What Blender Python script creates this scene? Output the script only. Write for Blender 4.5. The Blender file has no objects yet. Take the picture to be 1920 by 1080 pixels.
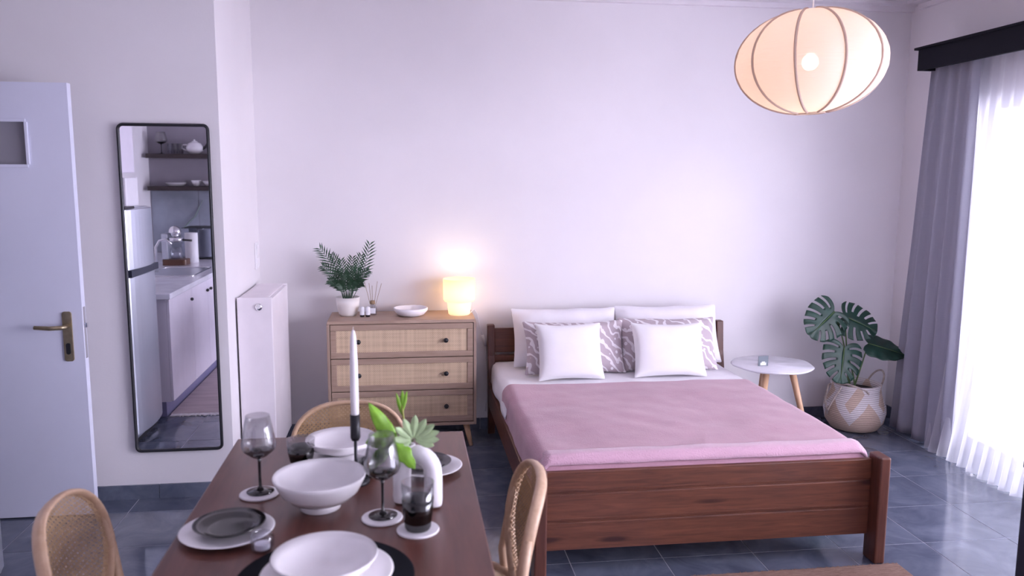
import bpy, bmesh, math, random
from mathutils import Vector, Matrix, Euler, noise
random.seed(7)
PI = math.pi
sc = bpy.context.scene
C = sc.collection
sin, cos = math.sin, math.cos

# ------------------------------------------------------------------ camera
F_PX, PITCH, YAW, ROLL = 1516.2, .1364, .1310, .0046
cp, sp, cy, sy, cr, sr = cos(PITCH), sin(PITCH), cos(YAW), sin(YAW), cos(ROLL), sin(ROLL)
fw = Vector((sy*cp, cy*cp, -sp)); rt0 = Vector((cy, -sy, 0)); up0 = rt0.cross(fw)
rt = cr*rt0 + sr*up0; up = -sr*rt0 + cr*up0
cd = bpy.data.cameras.new('camera'); cam = bpy.data.objects.new('camera', cd); C.objects.link(cam)
cam.matrix_world = Matrix(((rt.x, up.x, -fw.x, 0), (rt.y, up.y, -fw.y, 0), (rt.z, up.z, -fw.z, 1.60), (0, 0, 0, 1)))
cd.sensor_width = 36; cd.lens = F_PX/1920*36; cd.clip_start = .05
cd.dof.use_dof = True; cd.dof.focus_distance = 4.5; cd.dof.aperture_fstop = 3.2
sc.camera = cam

# ------------------------------------------------------------------ world, daylight, exposure
w = bpy.data.worlds.new('world'); sc.world = w; w.use_nodes = True
bg = w.node_tree.nodes['Background']
bg.inputs[0].default_value = (.86, .85, .98, 1); bg.inputs[1].default_value = 2.4
def area(name, loc, rot, sx, sy_, power, col, portal=False):
    l = bpy.data.lights.new(name, 'AREA'); l.shape = 'RECTANGLE'; l.size = sx; l.size_y = sy_
    l.energy = power; l.color = col
    if portal: l.cycles.is_portal = True
    o = bpy.data.objects.new(name, l); C.objects.link(o); o.location = loc; o.rotation_euler = rot
    return o
area('window_daylight_fill', (5.6, .2, 1.75), (0, PI/2+.06, .12), 2.4, 4.6, 1950, (.935, .885, .97))  # added area lamp outside the window, stretched to fill the room's left side
area('window_portal', (3.40, 2.15, 1.05), (0, PI/2, 0), 2.1, 4.4, 1, (1, 1, 1), True)
sc.view_settings.view_transform = 'Standard'; sc.view_settings.look = 'None'
sc.view_settings.gamma = 1; sc.view_settings.use_curve_mapping = False
sc.view_settings.exposure = -.10

# ------------------------------------------------------------------ materials
class NT:
    def __init__(s, name):
        s.m = bpy.data.materials.new(name); s.m.use_nodes = True; s.t = s.m.node_tree
        s.b = s.t.nodes['Principled BSDF']; s.out = s.t.nodes['Material Output']
    def n(s, typ, **kw):
        nd = s.t.nodes.new(typ)
        for k, v in kw.items():
            if isinstance(k, str) and hasattr(nd, k): setattr(nd, k, v)
            else: nd.inputs[k.replace('_', ' ')].default_value = v
        return nd
    def l(s, a, b): s.t.links.new(a, b)
    def coord(s, which='Object', scale=(1, 1, 1), rot=(0, 0, 0)):
        tc = s.n('ShaderNodeTexCoord'); mp = s.n('ShaderNodeMapping')
        mp.inputs['Scale'].default_value = scale; mp.inputs['Rotation'].default_value = rot
        s.l(tc.outputs[which], mp.inputs[0]); return mp.outputs[0]
    def noise(s, vec, scale, detail=3, rough=.5, dist=0):
        n = s.n('ShaderNodeTexNoise'); n.inputs['Scale'].default_value = scale
        n.inputs['Detail'].default_value = detail; n.inputs['Roughness'].default_value = rough
        n.inputs['Distortion'].default_value = dist
        s.l(vec, n.inputs['Vector']); return n.outputs[0]
    def ramp(s, fac, stops):
        r = s.n('ShaderNodeValToRGB'); e = r.color_ramp.elements
        while len(e) < len(stops): e.new(.5)
        for i, (p, c) in enumerate(stops):
            e[i].position = p; e[i].color = tuple(c) + (1,) if len(c) == 3 else c
        s.l(fac, r.inputs[0]); return r.outputs[0]
    def mix(s, fac, a, b, typ='MIX'):
        m = s.n('ShaderNodeMix', data_type='RGBA', blend_type=typ)
        for sock, v in ((m.inputs[0], fac), (m.inputs[6], a), (m.inputs[7], b)):
            if hasattr(v, 'is_output') or isinstance(v, bpy.types.NodeSocket): s.l(v, sock)
            else: sock.default_value = v if isinstance(v, (int, float)) else tuple(v) + (1,)
        return m.outputs[2]
    def math(s, op, a, b=None, c=None):
        m = s.n('ShaderNodeMath', operation=op)
        for i, v in enumerate((a, b, c)):
            if v is None: continue
            if isinstance(v, (int, float)): m.inputs[i].default_value = v
            else: s.l(v, m.inputs[i])
        return m.outputs[0]
    def bump(s, h, strength=.2, dist=.002):
        b = s.n('ShaderNodeBump'); b.inputs['Strength'].default_value = strength
        b.inputs['Distance'].default_value = dist
        s.l(h, b.inputs['Height']); s.l(b.outputs[0], s.b.inputs['Normal'])
def mat(name, col, rough=.5, metal=0, var=0, vscale=8, bump=0, bscale=60, bdist=.002, coat=0, spec=.5, sheen=0, stretch=(1, 1, 1), sub=0):
    t = NT(name); b = t.b
    b.inputs['Base Color'].default_value = tuple(col) + (1,)
    b.inputs['Roughness'].default_value = rough; b.inputs['Metallic'].default_value = metal
    b.inputs['Specular IOR Level'].default_value = spec
    b.inputs['Coat Weight'].default_value = coat
    b.inputs['Sheen Weight'].default_value = sheen
    v = t.coord('Object', stretch)
    f = t.noise(v, vscale, 4)
    k = max(var, .03)
    c = t.ramp(f, [(.3, [x*(1-k) for x in col]), (.7, [min(1, x*(1+k)) for x in col])])
    t.l(c, b.inputs['Base Color'])
    if bump: t.bump(t.noise(v, bscale, 2), bump, bdist)
    return t.m
MT = {}
MT['wall'] = mat('wall_paint', (.83, .795, .825), .85, var=.015, vscale=1.5, bump=.1, bscale=120)
MT['ceil'] = mat('ceiling_paint', (.80, .77, .80), .9)
MT['cornice'] = mat('cornice_plaster', (.84, .80, .84), .8)
MT['grout'] = mat('grout', (.42, .42, .50), .8)
MT['door'] = mat('door_lacquer', (.77, .78, .93), .35, var=.02, vscale=2)
MT['frosted'] = mat('frosted_pane', (.30, .29, .33), .5)
MT['brass'] = mat('aged_brass', (.42, .34, .22), .35, .9, var=.15, vscale=40)
MT['pelmet'] = mat('black_pelmet_board', (.008, .008, .014), .8, spec=.2)
MT['black'] = mat('black_metal', (.02, .02, .026), .4, .3)
MT['dark'] = mat('dark_cabinet', (.02, .025, .05), .5)
MT['white_metal'] = mat('radiator_enamel', (.88, .82, .87), .35)
MT['white_plastic'] = mat('white_plastic', (.85, .83, .87), .4)
MT['steel'] = mat('brushed_steel', (.62, .65, .72), .32, .75, var=.05, vscale=3, stretch=(1, 1, .1))
MT['chrome'] = mat('chrome', (.8, .8, .82), .12, 1)
MT['ceramic'] = mat('white_ceramic', (.91, .88, .91), .16, coat=.3)
MT['matt_ceramic'] = mat('matt_white_ceramic', (.90, .87, .91), .6, bump=.1, bscale=200)
MT['pot'] = mat('cream_pot', (.80, .76, .74), .5)
MT['soil'] = mat('soil', (.05, .035, .03), .95, var=.4, vscale=60, bump=.8, bscale=80, bdist=.01)
MT['linen'] = mat('white_bed_linen', (.86, .83, .88), .85, bump=.25, bscale=14, bdist=.008, sheen=.2)
MT['cushion'] = mat('white_cushion_fabric', (.88, .86, .89), .9, bump=.2, bscale=400, sheen=.2)
MT['mattress'] = mat('mattress_ticking', (.8, .77, .8), .9)
MT['rug'] = None
MT['placemat'] = mat('black_placemat', (.007, .008, .012), .9, spec=.15, bump=.3, bscale=300)
MT['coaster'] = mat('white_marble_coaster', (.84, .81, .85), .35, var=.04, vscale=40)
MT['candle'] = mat('white_wax', (.9, .86, .9), .5)
MT['leaf_dark'] = mat('monstera_leaf', (.010, .045, .030), .42, var=.35, vscale=14)
MT['leaf_palm'] = mat('palm_leaf', (.018, .062, .028), .5, var=.4, vscale=20)
MT['leaf_lime'] = mat('lime_leaf', (.20, .42, .03), .4, var=.3, vscale=25)
MT['leaf_pale'] = mat('pale_palmate_leaf', (.50, .66, .36), .5, var=.15, vscale=30)
MT['stem'] = mat('green_stem', (.10, .17, .06), .5, var=.2, vscale=30)
MT['stem_olive'] = mat('olive_stem', (.30, .32, .05), .5, var=.2, vscale=30)
MT['bulb_frame'] = mat('lamp_holder', (.8, .78, .75), .5)
MT['label'] = mat('paper_label', (.82, .82, .88), .6)
MT['glass_dark_solid'] = mat('dark_bottle_glass', (.02, .018, .02), .1, coat=.5)
MT['cork'] = mat('wooden_stopper', (.30, .20, .12), .7)
MT['marble'] = mat('white_marble', (.76, .75, .82), .2, var=.10, vscale=7)
MT['cab'] = mat('cabinet_lacquer', (.80, .75, .84), .4)
MT['shelfwood'] = mat('dark_shelf_wood', (.045, .03, .03), .5, var=.3, vscale=12, stretch=(1, 8, 8))
MT['kick'] = mat('plinth', (.22, .21, .36), .35)
MT['copper'] = mat('coffee', (.12, .05, .03), .4)
MT['card'] = mat('grey_card', (.16, .19, .22), .6)
MT['seatpad'] = mat('seat_rim_wood', (.55, .36, .20), .5)

def wood(name, c1, c2, rough=.4, scale=6, axis=(1, 12, 12), knots=False, coat=0, kc=(.04, .012, .01), kn=(.85, 5, 5)):
    t = NT(name); v = t.coord('Object', axis)
    f = t.noise(v, scale, 5, .6, .6)
    c = t.ramp(f, [(.30, c1), (.70, c2)])
    if knots:
        vk = t.coord('Object', kn); vo = t.n('ShaderNodeTexVoronoi'); vo.inputs['Scale'].default_value = 2.6
        vo.inputs['Randomness'].default_value = 1
        t.l(vk, vo.inputs['Vector'])
        d = t.math('ADD', vo.outputs['Distance'], t.math('MULTIPLY', t.noise(v, 9, 2), .08))
        k = t.ramp(d, [(.15, (1, 1, 1)), (.25, (0, 0, 0))])
        c = t.mix(k, c, kc)
    t.l(c, t.b.inputs['Base Color']); t.b.inputs['Roughness'].default_value = rough
    t.b.inputs['Coat Weight'].default_value = coat; t.b.inputs['Coat Roughness'].default_value = .15
    t.bump(f, .08, .002)
    return t.m
MT['pine'] = wood('red_stained_pine', (.085, .030, .020), (.18, .064, .036), .35, 5, (1, 14, 14), True)
MT['pine_v'] = wood('red_stained_pine_post', (.075, .027, .020), (.14, .048, .032), .35, 5, (14, 14, 1))
MT['pine_y'] = wood('red_stained_pine_rail', (.08, .028, .020), (.15, .052, .032), .35, 5, (14, 1, 14))
MT['walnut'] = wood('brown_table_top', (.095, .036, .027), (.15, .058, .043), .30, 3, (9, 1, 9))
MT['oak'] = wood('washed_oak', (.36, .245, .185), (.46, .33, .255), .5, 5, (1, 12, 12))
MT['oak_v'] = wood('washed_oak_side', (.36, .25, .20), (.45, .33, .26), .5, 5, (12, 12, 1))
MT['beech'] = wood('pale_beech', (.56, .33, .19), (.70, .45, .28), .4, 4, (14, 14, 1))
MT['rattan'] = wood('bent_rattan', (.50, .325, .21), (.62, .43, .30), .42, 8, (4, 4, 4))
MT['cane'] = mat('cane_strand', (.45, .30, .17), .55, var=.15, vscale=40)

def tile_mat():
    t = NT('polished_blue_grey_stone'); v = t.coord('Object')
    oi = t.n('ShaderNodeObjectInfo')
    add = t.n('ShaderNodeVectorMath', operation='ADD'); t.l(v, add.inputs[0])
    cmb = t.n('ShaderNodeCombineXYZ'); r10 = t.math('MULTIPLY', oi.outputs['Random'], 37.)
    t.l(r10, cmb.inputs[0]); t.l(r10, cmb.inputs[1]); t.l(cmb.outputs[0], add.inputs[1])
    f = t.noise(add.outputs[0], 5, 6, .6, .8)
    c = t.ramp(f, [(.30, (.072, .084, .128)), (.5, (.11, .128, .182)), (.72, (.165, .188, .255))])
    t.l(c, t.b.inputs['Base Color'])
    t.b.inputs['Roughness'].default_value = .10; t.b.inputs['Specular IOR Level'].default_value = .95
    return t.m
MT['tile'] = tile_mat()

def weave_mat(name, c1, c2, s=90, alpha=False):
    t = NT(name); tc = t.n('ShaderNodeTexCoord'); sx = t.n('ShaderNodeSeparateXYZ'); t.l(tc.outputs['Object'], sx.inputs[0])
    a = t.math('SINE', t.math('MULTIPLY', sx.outputs[0], s*6.283)); b = t.math('SINE', t.math('MULTIPLY', sx.outputs[2], s*6.283))
    f = t.math('MULTIPLY_ADD', t.math('MULTIPLY', a, b), .5, .5)
    v1 = t.coord('Object', (60, 60, 1)); v2 = t.coord('Object', (2, 2, 60))
    n1 = t.noise(v1, 1, 2); n2 = t.noise(v2, 1, 2)
    g = t.math('ADD', t.math('MULTIPLY', f, .3), t.math('ADD', t.math('MULTIPLY', n1, .45), t.math('MULTIPLY', n2, .45)))
    c = t.ramp(g, [(.38, c1), (.72, c2)])
    t.l(c, t.b.inputs['Base Color']); t.b.inputs['Roughness'].default_value = .65
    t.bump(f, .3, .001)
    return t.m
MT['webbing'] = weave_mat('woven_cane_webbing', (.46, .32, .21), (.72, .55, .38))

def fabric_blanket():
    t = NT('pink_fleece_blanket'); v = t.coord('Object')
    f = t.noise(v, 5, 3); c = t.ramp(f, [(.35, (.45, .25, .32)), (.65, (.50, .28, .355))])
    t.l(c, t.b.inputs['Base Color']); t.b.inputs['Roughness'].default_value = .9
    t.b.inputs['Sheen Weight'].default_value = .3; t.b.inputs['Sheen Roughness'].default_value = .5
    t.bump(t.math('ADD', t.noise(v, 170, 2), t.math('MULTIPLY', t.noise(v, 9, 2), 2.)), .35, .004)
    return t.m
MT['blanket'] = fabric_blanket()

def ikat():
    t = NT('ikat_pattern_fabric'); tc = t.n('ShaderNodeTexCoord')
    wv = t.n('ShaderNodeTexWave', wave_type='BANDS', bands_direction='DIAGONAL'); wv.inputs['Scale'].default_value = 1.1
    wv.inputs['Distortion'].default_value = 7; wv.inputs['Detail'].default_value = 1.5; wv.inputs['Detail Scale'].default_value = 1.4
    mp = t.n('ShaderNodeMapping'); mp.inputs['Scale'].default_value = (3.6, 3.6, 3.6)
    t.l(tc.outputs['UV'], mp.inputs[0]); t.l(mp.outputs[0], wv.inputs['Vector'])
    a = t.ramp(wv.outputs['Fac'], [(.78, (0, 0, 0)), (.86, (1, 1, 1))])
    vo = t.n('ShaderNodeTexVoronoi'); vo.inputs['Scale'].default_value = 2.6; vo.inputs['Randomness'].default_value = .5
    t.l(mp.outputs[0], vo.inputs['Vector'])
    b = t.ramp(vo.outputs['Distance'], [(.05, (.3, .3, .3)), (.09, (1, 1, 1)), (.20, (1, 1, 1)), (.24, (0, 0, 0))])
    m = t.mix(1., a, b, 'LIGHTEN')
    c = t.mix(m, (.50, .42, .46), (.84, .80, .84))
    t.l(c, t.b.inputs['Base Color']); t.b.inputs['Roughness'].default_value = .9
    return t.m
MT['ikat'] = ikat()

def translucent(name, col, transp, translu, diff_col=None, bump=0, thread=0, emit=None, es=0):
    t = NT(name); N = t.t.nodes
    tr = t.n('ShaderNodeBsdfTransparent'); tl = t.n('ShaderNodeBsdfTranslucent'); df = t.n('ShaderNodeBsdfDiffuse')
    tl.inputs[0].default_value = tuple(col) + (1,); df.inputs[0].default_value = tuple(diff_col or col) + (1,)
    m1 = t.n('ShaderNodeMixShader'); m1.inputs[0].default_value = translu; t.l(df.outputs[0], m1.inputs[1]); t.l(tl.outputs[0], m1.inputs[2])
    last = m1.outputs[0]
    if emit:
        em = t.n('ShaderNodeEmission'); em.inputs[0].default_value = tuple(emit) + (1,); em.inputs[1].default_value = es
        ad = t.n('ShaderNodeAddShader'); t.l(last, ad.inputs[0]); t.l(em.outputs[0], ad.inputs[1]); last = ad.outputs[0]
    m2 = t.n('ShaderNodeMixShader'); t.l(last, m2.inputs[1]); t.l(tr.outputs[0], m2.inputs[2])
    if thread:
        v = t.coord('Object', (1, 1, .06)); v2 = t.coord('Object', (.06, .06, 1))
        n = t.math('MULTIPLY', t.noise(v, thread, 2), t.noise(v2, thread*1.3, 2))
        f = t.math('MULTIPLY', n, transp*4); t.l(f, m2.inputs[0])
    else: m2.inputs[0].default_value = transp
    t.l(m2.outputs[0], t.out.inputs[0])
    if bump:
        b = t.n('ShaderNodeBump'); b.inputs['Strength'].default_value = bump; b.inputs['Distance'].default_value = .004
        t.l(t.noise(t.coord('Object', (.3, .3, 6)), 30, 3), b.inputs['Height'])
        t.l(b.outputs[0], tl.inputs['Normal']); t.l(b.outputs[0], df.inputs['Normal'])
    return t.m
MT['sheer'] = translucent('sheer_voile', (.93, .93, .98), .30, .62)
MT['grey_linen'] = translucent('grey_linen', (.40, .40, .50), .03, .22, (.44, .44, .52), thread=160)
MT['paper'] = translucent('crinkled_lamp_paper', (.95, .74, .58), .07, .55, (.88, .80, .80), bump=.5, emit=(1, .66, .50), es=.10)
MT['rib'] = translucent('lamp_rib_paper', (.62, .46, .38), 0, .3, (.50, .42, .38), emit=(1, .62, .48), es=.10)
MT['opal'] = translucent('opal_lamp_glass', (1, .85, .55), .0, .6, (.9, .85, .78), emit=(1, .78, .36), es=.44)
MT['opal_base'] = translucent('opal_lamp_base', (1, .85, .65), .0, .5, (.9, .85, .8), emit=(1, .72, .50), es=.33)

def emit(name, col, s):
    t = NT(name); e = t.n('ShaderNodeEmission'); e.inputs[0].default_value = tuple(col) + (1,); e.inputs[1].default_value = s
    n = t.noise(t.coord(), 5, 1); c = t.ramp(n, [(0, col), (1, col)]); t.l(c, e.inputs[0])
    t.l(e.outputs[0], t.out.inputs[0]); return t.m
MT['bulb'] = emit('lit_bulb', (1, .86, .66), 26)

def thin_glass(name, col, gl=.12, edge=.6, rough=.02, ior=1.45):
    t = NT(name)
    tr = t.n('ShaderNodeBsdfTransparent'); tr.inputs[0].default_value = tuple(col) + (1,)
    n = t.noise(t.coord(), 3, 1); k = [min(1, c*1.02) for c in col]
    t.l(t.ramp(n, [(0, col), (1, k)]), tr.inputs[0])
    g = t.n('ShaderNodeBsdfGlossy'); g.inputs[1].default_value = rough
    lw = t.n('ShaderNodeLayerWeight'); lw.inputs[0].default_value = .35
    f = t.math('MULTIPLY_ADD', lw.outputs['Facing'], edge*.6, gl*.5)
    m = t.n('ShaderNodeMixShader'); t.l(f, m.inputs[0]); t.l(tr.outputs[0], m.inputs[1]); t.l(g.outputs[0], m.inputs[2])
    t.l(m.outputs[0], t.out.inputs[0]); return t.m
MT['glass'] = thin_glass('clear_glass', (.93, .94, .97))
MT['smoke'] = thin_glass('smoked_glass', (.88, .88, .89), .16)
MT['smoke_dark'] = thin_glass('dark_smoked_glass', (.035, .035, .04), .14, .4)
MT['smoke_plate'] = thin_glass('smoked_plate_glass', (.10, .085, .095), .18, .4, .1)
def mirror_mat():
    t = NT('mirror_silver'); t.b.inputs['Metallic'].default_value = 1; t.b.inputs['Roughness'].default_value = .015
    n = t.noise(t.coord(), 2, 1); t.l(t.ramp(n, [(0, (.84, .84, .90)), (1, (.88, .88, .93))]), t.b.inputs['Base Color']); return t.m
MT['mirror'] = mirror_mat()

def basket_mat():
    t = NT('two_tone_seagrass'); tc = t.n('ShaderNodeTexCoord'); s = t.n('ShaderNodeSeparateXYZ'); t.l(tc.outputs['Object'], s.inputs[0])
    a = t.math('ARCTAN2', s.outputs[1], s.outputs[0])
    z = s.outputs[2]
    u = t.math('MULTIPLY', t.math('ADD', a, 3.5), 5/6.28318)
    tri = t.math('PINGPONG', u, .5)
    zc = t.math('MULTIPLY_ADD', tri, .30, .10)
    m1 = t.math('LESS_THAN', t.math('ABSOLUTE', t.math('SUBTRACT', z, zc)), .042)
    u2 = t.math('MULTIPLY', t.math('ADD', a, 2.6), 5/6.28318); tri2 = t.math('PINGPONG', u2, .5)
    m2 = t.math('GREATER_THAN', z, t.math('MULTIPLY_ADD', tri2, .34, .15))
    m = t.math('MAXIMUM', m1, m2)
    lines = t.math('SINE', t.math('MULTIPLY', z, 520))
    nat = t.mix(t.math('MULTIPLY_ADD', lines, .2, .5), (.50, .36, .29), (.66, .52, .42))
    wh = t.mix(t.math('MULTIPLY_ADD', lines, .5, .5), (.55, .48, .48), (.86, .82, .84))
    c = t.mix(m, nat, wh); t.l(c, t.b.inputs['Base Color']); t.b.inputs['Roughness'].default_value = .8
    t.bump(t.math('ADD', lines, t.noise(t.coord(), 60, 2)), .5, .003)
    return t.m
MT['basket'] = basket_mat()
MT['rope'] = mat('twisted_rope', (.50, .42, .38), .8, var=.3, vscale=60)
def rug_mat():
    t = NT('woven_jute'); v = t.coord('Object', (1, 10, 1)); f = t.noise(v, 40, 3)
    t.l(t.ramp(f, [(.3, (.20, .11, .085)), (.7, (.36, .23, .18))]), t.b.inputs['Base Color'])
    t.b.inputs['Roughness'].default_value = .95; t.bump(f, .8, .006); return t.m
MT['rug'] = rug_mat()
MT['kitchen_rug'] = mat('pale_pink_rug', (.55, .45, .47), .95, var=.12, vscale=4, bump=.6, bscale=60, bdist=.006, stretch=(1, 5, 1))
MT['fringe'] = mat('rug_fringe', (.85, .80, .80), .95, var=.2, vscale=60)

# ------------------------------------------------------------------ mesh helpers
class MB:
    def __init__(s): s.v = []; s.f = []; s.uv = None
    def add(s, vs, fs):
        o = len(s.v); s.v += [tuple(v) for v in vs]; s.f += [tuple(i+o for i in f) for f in fs]; return s
    def box(s, x0, x1, y0, y1, z0, z1):
        return s.add([(x, y, z) for z in (z0, z1) for y in (y0, y1) for x in (x0, x1)],
                     [(0, 2, 3, 1), (4, 5, 7, 6), (0, 1, 5, 4), (2, 6, 7, 3), (0, 4, 6, 2), (1, 3, 7, 5)])
    def lathe(s, prof, n=32, cx=0, cy=0, closed=False):
        vs = []; fs = []; m = len(prof)
        for r, z in prof:
            for k in range(n):
                a = 2*PI*k/n; vs.append((cx+r*cos(a), cy+r*sin(a), z))
        for i in range(m if closed else m-1):
            j = (i+1) % m
            for k in range(n):
                k2 = (k+1) % n; fs.append((i*n+k, i*n+k2, j*n+k2, j*n+k))
        if not closed:
            if prof[0][0] > 1e-5: fs.append(tuple(range(n-1, -1, -1)))
            if prof[-1][0] > 1e-5: fs.append(tuple((m-1)*n+k for k in range(n)))
        return s.add(vs, fs)
    def tube(s, pts, r, n=8, closed=False, cap=True, flat=None):
        P = [Vector(p) for p in pts]; m = len(P); vs = []; fs = []
        R = r if isinstance(r, (list, tuple)) else [r]*m
        ref = None
        for i in range(m):
            a = P[(i-1) % m] if closed or i else P[i]; b = P[(i+1) % m] if closed or i < m-1 else P[i]
            t = (b-a).normalized()
            if ref is None:
                ref = Vector((0, 0, 1)) if abs(t.z) < .9 else Vector((0, 1, 0))
            u = (ref - t*ref.dot(t)).normalized(); ref = u; v = t.cross(u)
            for k in range(n):
                an = 2*PI*k/n
                fx, fy = (flat if flat else (1, 1))
                vs.append(P[i] + u*(R[i]*fx*cos(an)) + v*(R[i]*fy*sin(an)))
        for i in range(m if closed else m-1):
            j = (i+1) % m
            for k in range(n):
                k2 = (k+1) % n; fs.append((i*n+k, i*n+k2, j*n+k2, j*n+k))
        if cap and not closed:
            fs.append(tuple(range(n-1, -1, -1))); fs.append(tuple((m-1)*n+k for k in range(n)))
        return s.add(vs, fs)
    def grid(s, fn, nu, nv, closed_u=False):
        vs = [fn(i/nu, j/nv) for j in range(nv+1) for i in range(nu+1)]
        fs = [(j*(nu+1)+i, j*(nu+1)+i+1, (j+1)*(nu+1)+i+1, (j+1)*(nu+1)+i) for j in range(nv) for i in range(nu)]
        return s.add(vs, fs)
    def ball(s, c, r, n=10, sz=1):
        prof = [(max(1e-6, r*sin(PI*i/n)), -r*sz*cos(PI*i/n)) for i in range(n+1)]
        o = len(s.v); s.lathe(prof, n*2)
        for i in range(o, len(s.v)): v = s.v[i]; s.v[i] = (v[0]+c[0], v[1]+c[1], v[2]+c[2])
        return s
    def prism(s, poly, z0, z1):
        n = len(poly)
        return s.add([(x, y, z0) for x, y in poly] + [(x, y, z1) for x, y in poly],
                     [tuple(range(n-1, -1, -1)), tuple(range(n, 2*n))] + [(i, (i+1) % n, n+(i+1) % n, n+i) for i in range(n)])
    def swap(s, f):
        s.v = [f(v) for v in s.v]; return s
    def mesh(s, name, smooth):
        me = bpy.data.meshes.new(name); me.from_pydata(s.v, [], s.f)
        bm = bmesh.new(); bm.from_mesh(me); bmesh.ops.recalc_face_normals(bm, faces=bm.faces); bm.to_mesh(me); bm.free()
        if smooth:
            for p in me.polygons: p.use_smooth = True
        me.update(); return me
def link(o, parent=None):
    C.objects.link(o)
    if parent is not None: o.parent = parent
    return o
def obj(name, mb, m, parent=None, smooth=False, bev=0, solid=0, label=None, sub=0, auto=False, kind=None, seg=2):
    me = mb.mesh(name, smooth or auto) if isinstance(mb, MB) else mb
    if not me.materials: me.materials.append(MT[m] if isinstance(m, str) else m)
    o = link(bpy.data.objects.new(name, me), parent)
    if solid:
        k = o.modifiers.new('solid', 'SOLIDIFY'); k.thickness = solid; k.offset = 0
    if sub:
        k = o.modifiers.new('sub', 'SUBSURF'); k.levels = sub; k.render_levels = sub
    if bev:
        k = o.modifiers.new('bevel', 'BEVEL'); k.width = bev; k.segments = seg; k.limit_method = 'ANGLE'; k.angle_limit = .6
    if auto:
        me.set_sharp_from_angle(angle=.7)
    if label: o['label'] = label
    if kind: o['kind'] = kind
    return o
def thing(name, label, cat, loc=(0, 0, 0), rz=0, group=None):
    o = bpy.data.objects.new(name, None); link(o); o.empty_display_size = .05
    o.location = loc; o.rotation_euler = (0, 0, rz); o['label'] = label; o['category'] = cat
    if group: o['group'] = group
    return o
def tag(o, label, cat, group=None):
    o['label'] = label; o['category'] = cat
    if group: o['group'] = group
    return o
def struct(name, mb, m, parent=None, **k):
    o = obj(name, mb, m, parent, **k)
    if parent is None: o['kind'] = 'structure'
    return o
def dup(root, loc, rz=None, label=None, group=None):
    r = root.copy(); C.objects.link(r); r.location = loc
    if rz is not None: r.rotation_euler = (0, 0, rz)
    if label: r['label'] = label
    if group: r['group'] = group
    for ch in list(root.children):
        c = ch.copy(); C.objects.link(c); c.parent = r
        for g in list(ch.children):
            d = g.copy(); C.objects.link(d); d.parent = c
    return r
def rounded(w, d, r, n=6):
    out = []
    for cx, cy_, a0 in ((w/2-r, d/2-r, 0), (-w/2+r, d/2-r, PI/2), (-w/2+r, -d/2+r, PI), (w/2-r, -d/2+r, 1.5*PI)):
        for i in range(n+1):
            a = a0+i*PI/2/n; out.append((cx+r*cos(a), cy_+r*sin(a)))
    return out

# ------------------------------------------------------------------ room shell
XR, YB, ZC = 3.24, 5.0, 2.70          # right wall, back wall, ceiling
XA, YM = -.875, 4.07                    # alcove wall, mirror wall
XK, YF = -2.5, -.35                     # kitchen wall, front wall (behind the camera)
W0, W1, WZ = .0, 4.30, 2.06           # balcony window opening, unseen near end lengthened to light the left side
T = .15
struct('wall_back', MB().box(XA, XR+T, YB, YB+T, -.02, ZC), 'wall')
struct('wall_alcove', MB().box(XA-T, XA, YM+T, YB+T, -.02, ZC), 'wall')
struct('wall_left_back', MB().box(-3.4, XA, YM, YM+T, -.02, ZC), 'wall')
struct('wall_far_left', MB().box(-3.4-T, -3.4, 3.36, YM+T, -.02, ZC), 'wall')
struct('wall_kitchen', MB().box(-3.4, XK, YF-T, 3.36, -.02, ZC), 'wall')
struct('wall_kitchen_shade', MB().box(XK, -1.0, YF, YF+.004, 0, ZC), mat('shade_grey_wall', (.36, .33, .38), .8))  # thin added sheet, its grey paints in the dim corner behind the shelves
struct('wall_front', MB().box(XK, XR+T, YF-T, YF, -.02, ZC), 'wall')
mb = MB().box(XR, XR+T, YF, W0, -.02, ZC).box(XR, XR+T, W1, YB, -.02, ZC).box(XR, XR+T, W0, W1, WZ, ZC)
struct('wall_right', mb, 'wall')
struct('ceiling', MB().box(-3.6, XR+T, YF-T, YB+T, ZC, ZC+.12), 'ceil')
fl = struct('floor', MB().box(-3.6, XR+T, YF-T, YB+T, -.10, -.0012), 'grout')
# polished stone tiles, each a slab of its own
tx0, ty0, tdx, tdy = 1.864, 3.136, .40, .381
g = .0022
me = MB().box(-tdx/2+g, tdx/2-g, -tdy/2+g, tdy/2-g, -.008, 0).mesh('floor_tile', False); me.materials.append(MT['tile'])
for i in range(-11, 4):
    for j in range(-10, 5):
        x = tx0+(i+.5)*tdx; y = ty0+(j+.5)*tdy
        if x-tdx/2 < XK-.2 and y < 3.2 : continue
        if x < XA-.1 and y > YM+.1: continue
        o = link(bpy.data.objects.new('floor_tile', me), fl); o.location = (x, y, 0)
# cornice: stepped moulding round the ceiling
def cornice(name, x0, x1, y0, y1, along):
    mb = MB()
    for k, (d, h) in enumerate(((.11, .016), (.030, .046))):
        if along == 'x': mb.box(x0, x1, y1-d, y1, ZC-h, ZC)
        else: mb.box(x1-d, x1, y0, y1, ZC-h, ZC)
    struct(name, mb, 'cornice')
cornice('trim_1', XA, XR, 0, YB, 'x')
cornice('trim_2', 0, XR, YF, YB-.1, 'y')
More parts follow.
